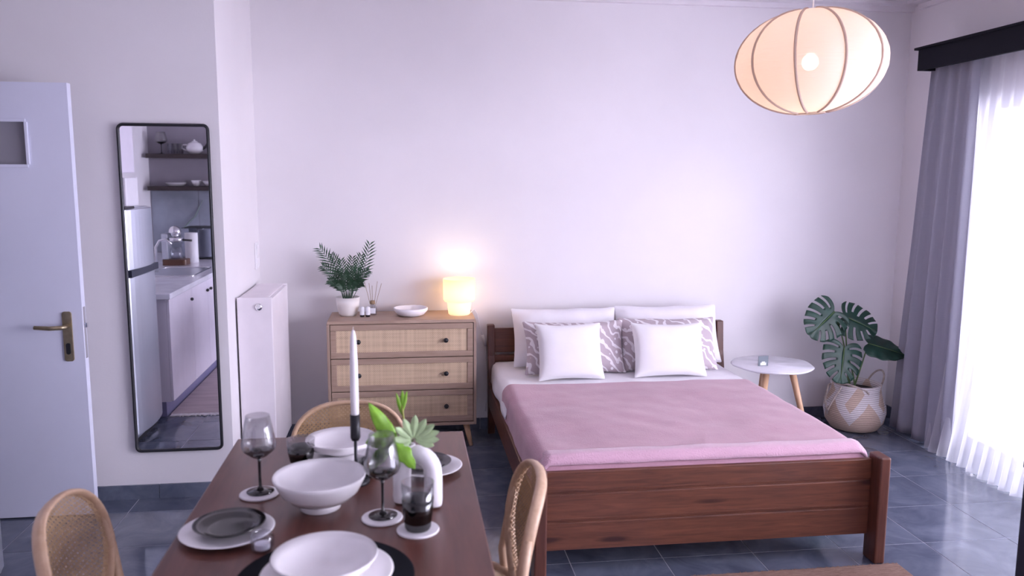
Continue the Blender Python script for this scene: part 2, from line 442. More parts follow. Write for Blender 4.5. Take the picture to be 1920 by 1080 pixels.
# stone skirting pieces
def skirting(name, p0, p1, nrm, L=.40, off=0):
    p0 = Vector(p0); p1 = Vector(p1); d = p1-p0; n = max(1, math.ceil((d.length-off)/L)); u = d.normalized()
    root = MB(); q = Vector(nrm)
    def seg(a, b, t, z1):
        A = p0+u*a; B = p0+u*b; Cc = A+q*t; D = B+q*t
        return MB().add([(*A, 0), (*B, 0), (*D, 0), (*Cc, 0), (*A, z1), (*B, z1), (*D, z1), (*Cc, z1)],
                        [(0, 1, 2, 3), (4, 5, 6, 7), (0, 1, 5, 4), (1, 2, 6, 5), (2, 3, 7, 6), (3, 0, 4, 7)])
    r = struct(name, seg(0, d.length, .004, .068), 'grout')
    a = 0; b = off or L
    while a < d.length-.01:
        b = min(b, d.length)
        obj('skirting_tile', seg(a+.0015, b-.0015, .011, .072), 'tile', r)
        a = b; b = a+L
skirting('baseboard_back', (XA, YB), (XR, YB), (0, -1), off=.13)
skirting('baseboard_alcove', (XA, YB), (XA, YM-.011), (1, 0))
skirting('baseboard_left', (XA, YM), (-3.4, YM), (0, -1), off=.361)
skirting('baseboard_right', (XR, YB), (XR, W1), (-1, 0))
# balcony window
wf = MB()
for a, b in ((W0, W0+.06), (1.34, 1.40), (2.74, 2.80), (W1-.06, W1)): wf.box(XR+.05, XR+.10, a, b, 0, WZ)
wf.box(XR+.05, XR+.10, W0+.06, W1-.06, 0, .09).box(XR+.05, XR+.10, W0+.06, W1-.06, WZ-.07, WZ)
win = struct('window_1', wf, 'white_plastic', bev=.004)
for a, b in ((W0+.06, 1.34), (1.40, 2.74), (2.80, W1-.06)): obj('pane', MB().box(XR+.072, XR+.076, a, b, .09, WZ-.07), 'glass', win)
struct('floor_balcony_bounce', MB().box(XR+T, XR+1.6, -.4, 4.9, -.12, -.02), mat('bounce_slab', (.5, .49, .5), .6))  # unseen slab added to bounce daylight in through the window
# light switch on the alcove wall
sw = thing('light_switch', 'white double rocker light switch above the radiator', 'switch', (XA, 4.893, 1.135))
obj('plate', MB().box(0, .009, -.042, .042, -.078, .078), 'white_plastic', sw, bev=.003)
for z in (-.037, .037):
    obj('rocker', MB().box(.009, .014, -.028, .028, z-.028, z+.028), 'white_plastic', sw, bev=.002)

# ------------------------------------------------------------------ open door at the left
dr = struct('door_1', MB().box(-2.27, -1.475, 3.88, 3.92, .008, .14).box(-2.27, -1.475, 3.88, 3.92, 1.832, 2.003)
            .box(-1.655, -1.475, 3.88, 3.92, .14, 1.832).box(-2.27, -2.09, 3.88, 3.92, .14, 1.832).box(-2.09, -1.655, 3.88, 3.92, .14, 1.645), 'door')
obj('glazing_bead', MB().box(-2.09, -1.655, 3.872, 3.88, 1.632, 1.646).box(-2.09, -1.655, 3.872, 3.88, 1.831, 1.845)
    .box(-1.662, -1.648, 3.872, 3.88, 1.646, 1.831).box(-2.097, -2.083, 3.872, 3.88, 1.646, 1.831), 'door', dr, bev=.002)
obj('pane', MB().box(-2.09, -1.655, 3.896, 3.902, 1.645, 1.832), 'frosted', dr)
hp = obj('handle_plate', MB().add([], []).prism([(x-1.541, y+.866) for x, y in rounded(.042, .232, .012)], 0, .007).swap(lambda v: (v[0], 3.88-v[2], v[1])), 'brass', dr, bev=.002)
obj('lever', MB().tube([(-1.541, 3.873, .915), (-1.541, 3.838, .915), (-1.552, 3.828, .915), (-1.60, 3.828, .913), (-1.665, 3.832, .917)], [.011, .010, .010, .010, .009], 10), 'brass', hp, smooth=True)
obj('keyhole', MB().prism([(x-1.541, y+.81) for x, y in rounded(.018, .052, .008)], .007, .013).swap(lambda v: (v[0], 3.88-v[2], v[1])), 'black', hp)
obj('lock_edge_plate', MB().box(-1.475, -1.4735, 3.888, 3.912, .76, 1.0).box(-1.4735, -1.462, 3.892, 3.908, .905, .925), 'chrome', dr)

# ------------------------------------------------------------------ mirror on the left wall
mr = thing('wall_mirror', 'tall narrow black framed mirror with rounded corners hung between door and radiator', 'mirror', (-1.126, YM, 1.043))
out = rounded(.404, 1.585, .022, 5)
obj('frame', MB().tube([(x, -.018, z) for x, z in out], .0075, 8, closed=True, flat=(1.6, 1)), 'black', mr, smooth=True)
obj('mirror_glass', MB().prism(rounded(.40, 1.58, .02, 5), 0, .014).swap(lambda v: (v[0], -.004-v[2], v[1])), 'mirror', mr)

# ------------------------------------------------------------------ radiator
rd = thing('radiator', 'white panel radiator standing tall in the corner under the light switch', 'radiator', (XA+.014, 4.25, .12))
RL, RW, RH = .56, .17, .86
obj('front_panel', MB().box(RW-.016, RW, .012, RL-.012, 0, RH-.012), 'white_metal', rd, bev=.006)
obj('back_panel', MB().box(.0, .016, .012, RL-.012, 0, RH-.012), 'white_metal', rd, bev=.006)
obj('end_cover', MB().box(-.004, RW+.001, 0, .012, .0, RH), 'white_metal', rd, bev=.003)
obj('end_cover', MB().box(-.004, RW+.001, RL-.012, RL, .0, RH), 'white_metal', rd, bev=.003)
tg = MB().box(-.004, RW+.001, .012, RL-.012, RH-.012, RH-.008)
for k in range(24): tg.box(.02, RW-.02, .025+k*.022, .036+k*.022, RH-.008, RH-.004)
obj('top_grille', tg, 'white_metal', rd)
fn = MB()
for k in range(26): fn.box(.018, RW-.018, .02+k*.02, .024+k*.02, .03, RH-.05)
obj('convector_fin', fn, 'white_metal', rd, kind='stuff')
vp = obj('valve_plug', MB().lathe([(0, 0), (.019, 0), (.019, .006), (.013, .010), (0, .010)], 20).swap(lambda v: (v[0]+.105, -v[2], v[1]+RH-.05)), 'chrome', rd, smooth=True)
obj('valve_plug_face', MB().lathe([(0, .010), (.012, .010), (.012, .013), (0, .013)], 16).swap(lambda v: (v[0]+.105, -v[2], v[1]+RH-.046)), 'white_plastic', vp)
for y in (.07, .49):
    obj('bracket', MB().box(-.014, .02, y-.012, y+.012, RH-.2, RH-.1), 'white_metal', rd)
obj('supply_pipe', MB().tube([(.085, .05, -.12), (.085, .05, .01)], .009, 8), 'white_metal', rd, smooth=True)
obj('supply_pipe', MB().tube([(.085, .51, -.12), (.085, .51, .01)], .009, 8), 'white_metal', rd, smooth=True)

# ------------------------------------------------------------------ chest of drawers
ch = thing('chest_of_drawers', 'washed oak chest with three woven cane drawers and black knobs against the wall', 'chest', (-.027, 4.65, 0))
hw = .43; D = .34
obj('top', MB().add([(-hw, 0, .757), (hw, 0, .757), (hw-.0, D, .757), (-hw, D, .757), (-hw+.004, .006, .775), (hw-.004, .006, .775), (hw-.004, D, .775), (-hw+.004, D, .775)],
    [(0, 3, 2, 1), (4, 5, 6, 7), (0, 1, 5, 4), (1, 2, 6, 5), (2, 3, 7, 6), (3, 0, 4, 7)]), 'oak', ch, bev=.002)
for s in (-1, 1):
    obj('side_panel', MB().box(min(s*hw, s*(hw-.016)), max(s*hw, s*(hw-.016)), .0, D, .14, .757), 'oak_v', ch, bev=.002)
obj('bottom_panel', MB().box(-hw+.016, hw-.016, 0, D, .14, .157), 'oak', ch)
obj('back_panel', MB().box(-hw+.016, hw-.016, D-.008, D, .157, .757), 'oak', ch)
for k, (z0, z1) in enumerate(((.5555, .7535), (.3595, .5515), (.1615, .3555))):
    b = .034; x0, x1 = -hw+.019, hw-.019
    fr = MB().box(x0, x1, .003, .021, z1-b, z1).box(x0, x1, .003, .021, z0, z0+b).box(x0, x0+b, .003, .021, z0+b, z1-b).box(x1-b, x1, .003, .021, z0+b, z1-b)
    fr.box(x0+.01, x1-.01, .021, D-.03, z0+.01, z0+.02)
    d = obj('drawer', fr, 'oak', ch, bev=.003)
    obj('cane_panel', MB().box(x0+b, x1-b, .010, .014, z0+b, z1-b), 'webbing', d)
    for sx in (-1, 1):
        zc = (z0+z1)/2
        obj('knob', MB().lathe([(0, 0), (.006, 0), (.006, .008), (.013, .013), (.0145, .020), (.011, .026), (0, .028)], 16)
            .swap(lambda v: (v[0]+sx*.252, .010-v[2], v[1]+zc)), 'black', d, smooth=True)
for sx in (-1, 1):
    for y, dy in ((.05, -.02), (D-.05, .01)):
        obj('leg', MB().tube([(sx*(hw-.06), y, .142), (sx*(hw-.03), y+dy, .0)], [.020, .011], 12), 'beech', ch, smooth=True, label='tapered pale beech leg')

# ------------------------------------------------------------------ small things on the chest
ZT = .775
# parlour palm
pp = thing('potted_palm', 'small feathery parlour palm in a cream pot at the left of the chest', 'plant', (-.348, 4.86, ZT))
obj('pot', MB().lathe([(0, 0), (.045, 0), (.054, .012), (.066, .06), (.071, .112), (.067, .112), (.062, .09), (0, .09)], 32), 'pot', pp, smooth=True)
obj('soil', MB().lathe([(.001, .088), (.062, .094), (.001, .099)], 20), 'soil', pp, smooth=True)
def frond(parent, base, tip, bow, nl=11, ll=.075, m='leaf_palm', start=.35, wl=.0042):
    mb = MB(); P0 = Vector(base); P2 = Vector(tip); P1 = P0.lerp(P2, .5) + Vector(bow)
    pts = [P0*(1-t)**2 + P1*2*t*(1-t) + P2*t*t for t in [i/12 for i in range(13)]]
    mb.tube(pts, [.0022*(1-.7*i/12) for i in range(13)], 5)
    for k in range(nl):
        t = start+(.99-start)*k/(nl-1); i = min(11, int(t*12)); f = t*12-i
        p = pts[i].lerp(pts[i+1], f); tan = (pts[i+1]-pts[i]).normalized()
        side = tan.cross(Vector((0.1, -1, .25))).normalized()
        q_ = (t-start)/(1-start); L = ll*(.62+1.0*q_*(1-q_)*1.6)*random.uniform(.85, 1.1)
        for s in (-1, 1):
            d = (tan*.75 + side*s*(.85-.35*q_) + Vector((0, random.uniform(-.15, .15), -.05))).normalized()
            wv = d.cross(Vector((0, -1, .25))).normalized()*wl
            q = p+d*L*.45; e = p+d*L + Vector((0, 0, -.006))
            mb.add([p-wv*.3, q-wv, e, q+wv, p+wv*.3], [(0, 1, 2, 3, 4)])
    return obj('frond', mb, m, parent)
rf = random.Random(4)
FR = [((-.150, -.02, .40), (.02, 0, .06), 11, .075), ((.135, .0, .425), (.02, 0, -.04), 13, .07), ((-.085, .02, .36), (.01, 0, .04), 11, .06),
      ((.085, -.04, .36), (.0, 0, .0), 12, .065), ((-.135, -.03, .30), (.02, 0, .06), 10, .06), ((-.03, -.03, .33), (0, 0, 0), 11, .06), ((.03, .02, .34), (0, 0, 0), 11, .06),
      ((.12, -.03, .27), (-.02, 0, .05), 10, .055), ((-.10, -.05, .22), (.01, 0, .05), 10, .05), ((.085, -.05, .20), (-.01, 0, .05), 10, .05), ((-.08, .03, .19), (0, 0, .05), 9, .05),
      ((.06, .04, .22), (0, 0, .05), 9, .05), ((0, -.06, .25), (0, 0, .03), 10, .055), ((-.04, -.06, .20), (0, 0, .04), 10, .05), ((.04, -.06, .21), (0, 0, .04), 10, .05),
      ((-.02, .02, .27), (0, 0, 0), 10, .05), ((.015, -.02, .29), (0, 0, 0), 10, .05), ((-.06, -.02, .26), (0, 0, .02), 10, .05), ((.06, -.01, .28), (0, 0, .02), 10, .05)]
for tip, bow, nl, ll in FR:
    frond(pp, (tip[0]*.16, tip[1]*.2, .09), tip, bow, nl, ll)
# dropper bottles
def dropper(x, y, label):
    t = thing('perfume_bottle', label, 'bottle', (x, y, ZT), group='tiny labelled bottles on the chest')
    obj('bottle', MB().lathe([(0, 0), (.012, 0), (.0135, .003), (.0135, .04), (.010, .046), (0, .046)], 16), 'glass_dark_solid', t, smooth=True)
    obj('label', MB().lathe([(.0139, .012), (.0139, .056), (.0125, .058), (.0125, .012)], 16, closed=True), 'label', t)
    obj('cap', MB().lathe([(0, .046), (.009, .046), (.009, .060), (0, .061)], 12), 'label', t, smooth=True)
dropper(-.262, 4.80, 'tiny dark bottle with white label beside the palm pot, left one of a pair')
dropper(-.229, 4.80, 'tiny dark bottle with white label, right one of a pair, nearest the reed diffuser')
rdif = thing('reed_diffuser', 'clear glass reed diffuser with wooden collar and thin sticks on the chest', 'diffuser', (-.203, 4.865, ZT))
obj('bottle', MB().lathe([(0, 0), (.022, 0), (.024, .004), (.024, .05), (.012, .058), (.011, .068), (.009, .068), (.010, .056), (.021, .047), (.021, .005), (0, .004)], 20), 'glass', rdif, smooth=True)
obj('label', MB().add([], []).box(-.018, .018, -.0262, -.0245, .012, .044), 'label', rdif)
obj('collar', MB().lathe([(.009, .066), (.015, .066), (.015, .086), (.008, .086)], 16, closed=True), 'cork', rdif, smooth=True)
for k, (dx, dy) in enumerate(((-.045, 0), (-.02, .02), (.0, -.02), (.03, .02), (.055, 0))):
    obj('reed', MB().tube([(dx*.05, dy*.05, .01), (dx, dy, .20-.01*(k % 3))], .0013, 5), 'cork', rdif)
# shallow ribbed bowl
bw = obj('trinket_bowl', MB().lathe([(0, 0), (.055, 0), (.078, .008), (.098, .030), (.101, .047), (.098, .049), (.094, .044), (.080, .020), (.05, .012), (0, .011)], 48)
         .swap(lambda v: (v[0]*(1+.012*cos(24*math.atan2(v[1], v[0]))), v[1]*(1+.012*cos(24*math.atan2(v[1], v[0]))), v[2])), 'matt_ceramic', smooth=True)
bw.location = (.024, 4.82, ZT); tag(bw, 'shallow ribbed white bowl in the middle of the chest top', 'bowl')
# table lamp
lp = thing('table_lamp', 'glowing opal glass table lamp with stepped base on the right of the chest', 'lamp', (.315, 4.83, ZT))
obj('lamp_shade', MB().lathe([(.070, .078), (.088, .082), (.0955, .095), (.0965, .218), (.0925, .218), (.0915, .098), (.085, .087), (.068, .083)], 40, closed=True), 'opal', lp, smooth=True)
obj('base', MB().lathe([(0, 0), (.060, 0), (.066, .006), (.073, .078), (.069, .080), (.062, .010), (0, .008)], 40), 'opal_base', lp, smooth=True, label='paler stepped glass base')
obj('bulb', MB().ball((0, 0, .115), .022, 8), 'bulb', lp, smooth=True)
obj('lamp_holder', MB().lathe([(0, .008), (.014, .008), (.014, .09), (0, .09)], 12), 'bulb_frame', lp)
l = bpy.data.lights.new('table_lamp_light', 'POINT'); l.energy = 1.5; l.color = (1, .82, .58); l.shadow_soft_size = .05
lo = bpy.data.objects.new('table_lamp_light', l); link(lo); lo.location = (.315, 4.83, ZT+.165)
cb = thing('lamp_cable', 'white lamp cord with inline switch hanging beside the chest', 'cable', (0, 0, 0))
pts = [(.388, 4.86, ZT+.004), (.40, 4.93, ZT+.004), (.418, 4.975, ZT+.003), (.436, 4.985, .75), (.455, 4.985, .66), (.478, 4.985, .60), (.49, 4.985, .53), (.50, 4.985, .42), (.505, 4.985, .30), (.49, 4.985, .12)]
obj('cord', MB().tube(pts, .0028, 6), 'white_plastic', cb, smooth=True)
obj('inline_switch', MB().tube([(.470, 4.984, .612), (.492, 4.984, .545)], [.010, .010], 10), 'white_plastic', cb, smooth=True)
# glass scale under the chest
sl = thing('bathroom_scale', 'flat glass bathroom scale lying on the floor under the chest', 'scale', (.16, 4.80, 0))
obj('glass_plate', MB().prism(rounded(.30, .26, .02), .018, .026), mat('grey_glass', (.25, .27, .38), .05, coat=.6), sl, bev=.001)
for sx in (-1, 1):
    for s2 in (-1, 1): obj('foot', MB().lathe([(0, 0), (.018, 0), (.016, .018), (0, .018)], 14, sx*.12, s2*.10), 'steel', sl)

# ------------------------------------------------------------------ bed
bd = thing('bed', 'double bed frame of red-brown stained knotty pine with slatted footboard', 'bed', (0, 0, 0))
for x0, x1 in ((.485, .535), (1.925, 1.972)):
    obj('post', MB().box(x0, x1, 2.97, 3.062, 0, .462), 'pine_v', bd, bev=.008, seg=3)
for z0, z1 in ((.108, .225), (.233, .345), (.353, .437)):
    obj('footboard_plank', MB().box(.535, 1.925, 3.034, 3.058, z0, z1), 'pine', bd, bev=.003)
for z in (.229, .349):
    bead = MB().box(.535, 1.925, 3.040, 3.056, z-.0045, z+.0045)
    obj('groove_bead', bead, 'pine', bd)
    obj('groove_bead', MB().box(.60, 1.86, 3.0325, 3.036, z-.014, z-.009).box(.60, 1.86, 3.0325, 3.036, z+.009, z+.014), 'pine', bd)
for x0, x1 in ((.497, .522), (1.937, 1.962)):
    obj('side_rail', MB().box(x0, x1, 3.06, 4.90, .185, .325), 'pine_y', bd, bev=.004)
for x0, x1 in ((.495, .54), (1.975, 2.02)):
    mb = MB()
    prof = [(4.885, 0), (4.845, .18), (4.84, .32), (4.885, .50), (4.905, .69), (4.955, .69), (4.945, .48), (4.915, .32), (4.915, .18), (4.915, 0)]
    n = len(prof)
    mb.add([(x0, y, z) for y, z in prof] + [(x1, y, z) for y, z in prof], [tuple(range(n)), tuple(range(2*n-1, n-1, -1))] + [(i, n+i, n+(i+1) % n, (i+1) % n) for i in range(n)])
    obj('headboard_post', mb, 'pine_v', bd, bev=.005)
for z0, z1 in ((.36, .50), (.515, .667)):
    y0 = 4.90+.02*(z0-.36)/.15
    obj('headboard_plank', MB().box(.54, 1.975, y0, y0+.022, z0, z1), 'pine', bd, bev=.003)
sl_ = MB()
for k in range(13):
    y = 3.14+k*.135; obj('slat', MB().box(.522, 1.937, y, y+.07, .225, .243), 'beech', bd)
# mattress with fitted sheet, blanket
mt = thing('mattress', 'thick mattress in a white fitted sheet on the wooden bed', 'mattress', (0, 0, .244))
mb = MB().box(.532, 1.928, 3.075, 4.885, 0, .205)
obj('mattress_body', mb, 'mattress', mt, bev=.045, seg=4)
def bedsurf(xa, xb, ya, yb, ztop, zl, zr, rad, nu, nv, wob, foot=False, head=False, flare=0):
    """cloth laid over the mattress between ya and yb, hanging at both sides"""
    path = []
    hl = ztop-zl; hr = ztop-zr; wtop = xb-xa
    for i in range(nu+1):
        path.append(i/nu)
    tot = hl + wtop + hr
    def fn(u, v):
        s = u*tot; y = ya+(yb-ya)*v
        if s < hl-rad: x, z, side = xa, zl+s, -1
        elif s < hl+rad:
            a = (s-hl+rad)/(2*rad)*PI/2; x = xa+rad*(1-cos(a)); z = ztop-rad*(1-sin(a)); side = -1 if a < .8 else 0
        elif s < hl+wtop-rad: x, z, side = xa+(s-hl), ztop, 0
        elif s < hl+wtop+rad:
            a = (s-hl-wtop+rad)/(2*rad)*PI/2; x = xb-rad*(1-sin(a)); z = ztop-rad*(1-cos(a)); side = 1 if a > .8 else 0
        else: x, z, side = xb, ztop-(s-hl-wtop), 1
        nn = noise.noise(Vector((x*3.1, y*3.1, 1.7)))*wob + noise.noise(Vector((x*9, y*9, 4)))*wob*.35
        if side == 0: z += nn
        else:
            dep = max(0, (ztop-z))/max(hl, .01)
            x += side*(abs(nn)*.8+flare*dep*dep*(1+.5*sin(y*14)))
            z += nn*.6*dep
        if foot and v < .06:
            k = 1-v/.06; z -= .05*k*k; 
        return (x, y, z)
    return MB().grid(fn, nu, nv)
zt = .452
obj('fitted_sheet', bedsurf(.518, 1.936, 4.06, 4.89, zt+.006, .345, .38, .04, 60, 30, .006, flare=.012), 'linen', mt, smooth=True, solid=.004)
mt.children[-1]
for c in mt.children: 
    if c.name.startswith('fitted_sheet'): c.location = (0, 0, -.244)
bk = bedsurf(.519, 1.937, 3.068, 4.262, zt+.020, .300, .300, .045, 90, 80, .009, foot=True, flare=.004)
bl = obj('blanket', bk, 'blanket', smooth=True, solid=.010)
bl.modifiers.new('s2', 'SUBSURF').levels = 1
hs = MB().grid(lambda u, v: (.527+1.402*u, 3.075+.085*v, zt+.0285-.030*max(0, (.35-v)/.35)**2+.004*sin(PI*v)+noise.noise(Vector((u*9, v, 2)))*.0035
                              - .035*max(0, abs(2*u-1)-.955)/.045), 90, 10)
obj('lit_foot_strip', hs, mat('lit_foot_pink', (.60, .37, .47), .9, bump=.6, bscale=170, bdist=.005, sheen=.4), bl, smooth=True, solid=.012, label='paler pink strip painting the lit edge along the foot end')  # added strip, paler pink paints in light caught by the rounded foot edge
tag(bl, 'dusty pink fleece blanket spread over the bed', 'blanket')

def pillow(name, label, cat, m, w_, h_, t_, loc, tilt, rz=0, pinch=.06, flange=0, wr=.006, seed=0, group=None, yawtilt=0, sag=0):
    """cushion standing on its lower edge: local x = width, local z = height, y = thickness"""
    NU, NV = 26, 22; vs = []; fs = []; uvs = []
    def P(u, v, s):
        a = 2*u-1; b = 2*v-1
        ex = 1-pinch*(1-b*b)**1.0*0 - pinch*(1-abs(b)**2)*abs(a)**3*1.0
        ez = 1-pinch*(1-abs(a)**2)*abs(b)**3*1.2
        x = a*w_/2*ex; z = b*h_/2*ez + h_/2 - sag*max(0, b)**2*(1-a*a)
        fr = 1-flange
        aa = min(1, abs(a)/fr); bb = min(1, abs(b)/fr)
        th = t_/2*((1-aa**2.6)**.5)*((1-bb**2.6)**.5)
        n = noise.noise(Vector((x*7+seed, z*7, s*3)))*wr*(1 if th > 0 else .8) + noise.noise(Vector((x*18+seed, z*18, s)))*wr*.3
        return (x, s*(th+.002) + n*(1 if s > 0 else 1), z + noise.noise(Vector((x*6, seed, 0)))*.008*b)
    for s in (-1, 1):
        for j in range(NV+1):
            for i in range(NU+1):
                u = .5-.5*cos(PI*i/NU)*.0 - 0; u = i/NU; v = j/NV
                u = .5+ (u-.5)*(1+.0); vs.append(P(u, v, s)); uvs.append((u*w_*2.2+seed, v*h_*2.2))
    W = NU+1; off = W*(NV+1)
    for j in range(NV):
        for i in range(NU):
            a = j*W+i; fs.append((a, a+1, a+W+1, a+W)); fs.append((off+a, off+a+W, off+a+W+1, off+a+1))
    rim = [i for i in range(NU)] + [j*W+NU for j in range(NV)] + [NV*W+NU-i for i in range(NU)] + [(NV-j)*W for j in range(NV)]
    for k in range(len(rim)):
        a, b = rim[k], rim[(k+1) % len(rim)]; fs.append((a, b, off+b, off+a))
    mb = MB().add(vs, fs); me = mb.mesh(name, True)
    uvl = me.uv_layers.new(name='UVMap')
    for lp_ in me.loops: uvl.data[lp_.index].uv = uvs[lp_.vertex_index]
    o = obj(name, me, m); o.location = loc; o.rotation_euler = (tilt, 0, rz)
    k = o.modifiers.new('s', 'SUBSURF'); k.levels = 1; k.render_levels = 1
    tag(o, label, cat, group); return o
ZS = zt+.012
pillow('bed_pillow', 'large white pillow leaning on the left half of the headboard', 'pillow', 'linen', .655, .368, .15, (.955, 4.70, ZS), -.38, 0, .05, .05, .010, 1, 'large white bed pillows')
pillow('bed_pillow', 'large white pillow leaning on the right half of the headboard', 'pillow', 'linen', .665, .374, .15, (1.605, 4.70, ZS), -.38, 0, .05, .05, .012, 5, 'large white bed pillows')
pillow('patterned_cushion', 'taupe and white ikat cushion behind the left small white cushion', 'cushion', 'ikat', .61, .318, .12, (.975, 4.515, ZS), -.40, 0, .07, .02, .008, 2, 'patterned cushions on the bed')
pillow('patterned_cushion', 'taupe and white ikat cushion behind the right small white cushion', 'cushion', 'ikat', .60, .328, .12, (1.545, 4.525, ZS), -.40, -.03, .07, .02, .008, 8, 'patterned cushions on the bed')
pillow('small_cushion', 'small plain white cushion at the front left of the bed pillows', 'cushion', 'cushion', .385, .335, .12, (.92, 4.365, ZS), -.42, .02, .07, 0, .004, 3, 'small white cushions on the bed')
pillow('small_cushion', 'small plain white cushion at the front right of the bed pillows', 'cushion', 'cushion', .43, .325, .12, (1.50, 4.375, ZS), -.42, -.04, .07, 0, .004, 6, 'small white cushions on the bed')

# ------------------------------------------------------------------ side table right of the bed
st = thing('side_table', 'round white marble side table on splayed beech legs between bed and plant', 'table', (2.155, 4.47, 0))
obj('table_top', MB().lathe([(0, .488), (.20, .488), (.232, .494), (.238, .500), (.232, .505), (0, .505)], 48)
    .swap(lambda v: (v[0]*(1+.010*sin(7*math.atan2(v[1], v[0]))), v[1]*(1+.010*sin(5*math.atan2(v[1], v[0]))), v[2]+.0016*sin(6*math.atan2(v[1], v[0]))*min(1, math.hypot(v[0], v[1])/.23)**4)), 'marble', st, smooth=True)
for a in (-2.3, -.25, 1.5):
    obj('leg', MB().tube([(.11*cos(a), .11*sin(a), .489), (.24*cos(a), .24*sin(a), 0)], [.021, .013], 12), 'beech', st, smooth=True)
cdh = thing('place_card', 'small grey card with a white picture standing on the marble side table', 'card', (2.075, 4.42, .5055), .05)
obj('card', MB().box(-.031, .031, 0, .004, 0, .058), 'card', cdh)
obj('printed_picture', MB().box(-.018, .018, -.001, 0, .004, .016).box(-.018, -.012, -.001, 0, .016, .020).box(.012, .018, -.001, 0, .016, .020).box(-.010, .010, -.001, 0, .016, .026), 'label', cdh)

# ------------------------------------------------------------------ monstera in basket
mp_ = thing('potted_monstera', 'dark green monstera with split leaves growing in a woven belly basket', 'plant', (2.86, 4.74, 0))
bp = MB()
prof = [(0, .004), (.11, .0), (.145, .012), (.178, .06), (.190, .12), (.186, .165), (.170, .20), (.158, .235), (.150, .27), (.153, .30), (.146, .302), (.142, .27), (.15, .235), (.165, .19), (.178, .12), (.165, .06), (.11, .014), (0, .012)]
bp.lathe(prof, 48)
bk_ = obj('basket', bp, 'basket', mp_, smooth=True, label='cream and white zigzag seagrass basket')
obj('soil', MB().lathe([(.001, .25), (.141, .255), (.001, .262)], 24), 'soil', mp_, smooth=True)
def loop(c, az, r, h, drop):
    pts = []
    for i in range(15):
        t = i/14*PI; u = Vector((-sin(az), cos(az), 0)); o = Vector((cos(az), sin(az), 0))
        pts.append(Vector(c) + u*(r*cos(t)) + o*(abs(sin(t))*.05*1) + Vector((0, 0, h*sin(t))))
    return pts
obj('handle', MB().tube([(.13*cos(a0), .13*sin(a0), .295) if False else p for a0, p in ((0, q) for q in loop((.138, .02, .285), .2, .06, .085, 0))], .006, 8), 'rope', bk_, smooth=True)
obj('handle', MB().tube([(-.135, -.06, .29), (-.155, -.075, .27), (-.19, -.06, .20), (-.20, -.03, .14), (-.185, .0, .10)], .006, 8)
    .tube([(-.13, .05, .29), (-.165, .04, .28), (-.195, .02, .20), (-.185, .0, .10)], .006, 8), 'rope', bk_, smooth=True)
obj('handle', MB().tube([(-.14, -.03, .305), (-.11, -.095, .315), (-.06, -.135, .30), (-.02, -.148, .285), (.0, -.155, .262)], .007, 8), 'rope', bk_, smooth=True, label='pale twisted rope handle')
def monstera(parent, attach, tip, normal, wd, slits=(), m='leaf_dark', cup=.10, curve=1.):
    """heart-shaped split leaf: veins fan out from the midrib, slits are gaps between veins"""
    A = Vector(attach); t = Vector(tip)-A; L = t.length; t.normalize(); n = Vector(normal)
    n = (n-t*n.dot(t)).normalized(); b = t.cross(n)
    N, NV = 60, 9; vs = []; fs = []
    def P(s, v, sd):
        u0 = L*(.02+.80*s**1.15); th = math.radians(152*(1-s)**.75)
        R = wd*.5*(1.0+.12*sin(PI*s))*(1-s**3.2) + .18*L*s**3.2
        if s < .12: R *= .80+.20*s/.12
        r = R*v; th2 = th*(1-.22*v*curve)
        u = u0 + r*cos(th2); w_ = r*sin(th2)*sd
        h = -cup*w_*w_/(wd*.5) - .8*cup*max(0, u-.3*L)**2/L + .004*sin(26*s)*v
        return A + t*u + b*w_ + n*h
    for sd in (-1, 1):
        o_ = len(vs)
        for i in range(N+1):
            for j in range(NV+1): vs.append(P(i/N, j/NV, sd))
        for i in range(N):
            s = (i+.5)/N
            cutv = 9
            for sl_ in slits:
                if abs(s-sl_) < .026: cutv = 4 if int(sl_*100) % 2 else 3
            for j in range(min(NV, cutv)):
                a = o_+i*(NV+1)+j; q = (a, a+1, a+NV+2, a+NV+1); fs.append(q if sd > 0 else q[::-1])
    o = obj('leaf', MB().add(vs, fs), m, parent, smooth=True, solid=.0015)
    def Q(k): return A + t*L*k + n*(.0025-.8*cup*max(0, k*L-.3*L)**2/L)
    obj('midrib', MB().tube([Q(0), Q(.3), Q(.6), Q(.92)], [.003, .0025, .002, .001], 6), 'stem', o, smooth=True)
    return o
def petiole(parent, p0, p1, bow):
    P0 = Vector(p0); P1 = Vector(p1); pts = []
    for i in range(9):
        t = i/8; pts.append(P0.lerp(P1, t) + Vector(bow)*(4*t*(1-t)*.25))
    obj('petiole', MB().tube(pts, [.006-.0025*i/8 for i in range(9)], 8), 'stem', parent, smooth=True)
# coordinates local to the basket centre (2.86, 4.74)
SL = (.16, .31, .46, .61, .76)
MONO = [  # attach, tip, normal, width, slits
    ((-.205, -.05, .775), (-.385, -.10, .635), (.10, -.90, .45), .25, SL),
    ((-.115, -.02, .735), (.075, -.08, .650), (-.05, -.85, .55), .235, SL),
    ((-.155, -.10, .555), (-.205, -.17, .345), (.0, -.95, .30), .245, SL),
    ((.035, -.05, .565), (.265, -.12, .500), (.05, -.70, .72), .17, ())]
for a, tp_, nn, W_, sl_n in MONO:
    monstera(mp_, a, tp_, nn, W_, sl_n)
petiole(mp_, (-.05, 0, .25), MONO[0][0], (.10, 0, .0)); petiole(mp_, (-.03, .01, .25), MONO[1][0], (-.02, 0, 0))
petiole(mp_, (-.02, -.03, .25), MONO[2][0], (.06, 0, 0)); petiole(mp_, (-.02, 0, .25), MONO[3][0], (0, 0, -.05))

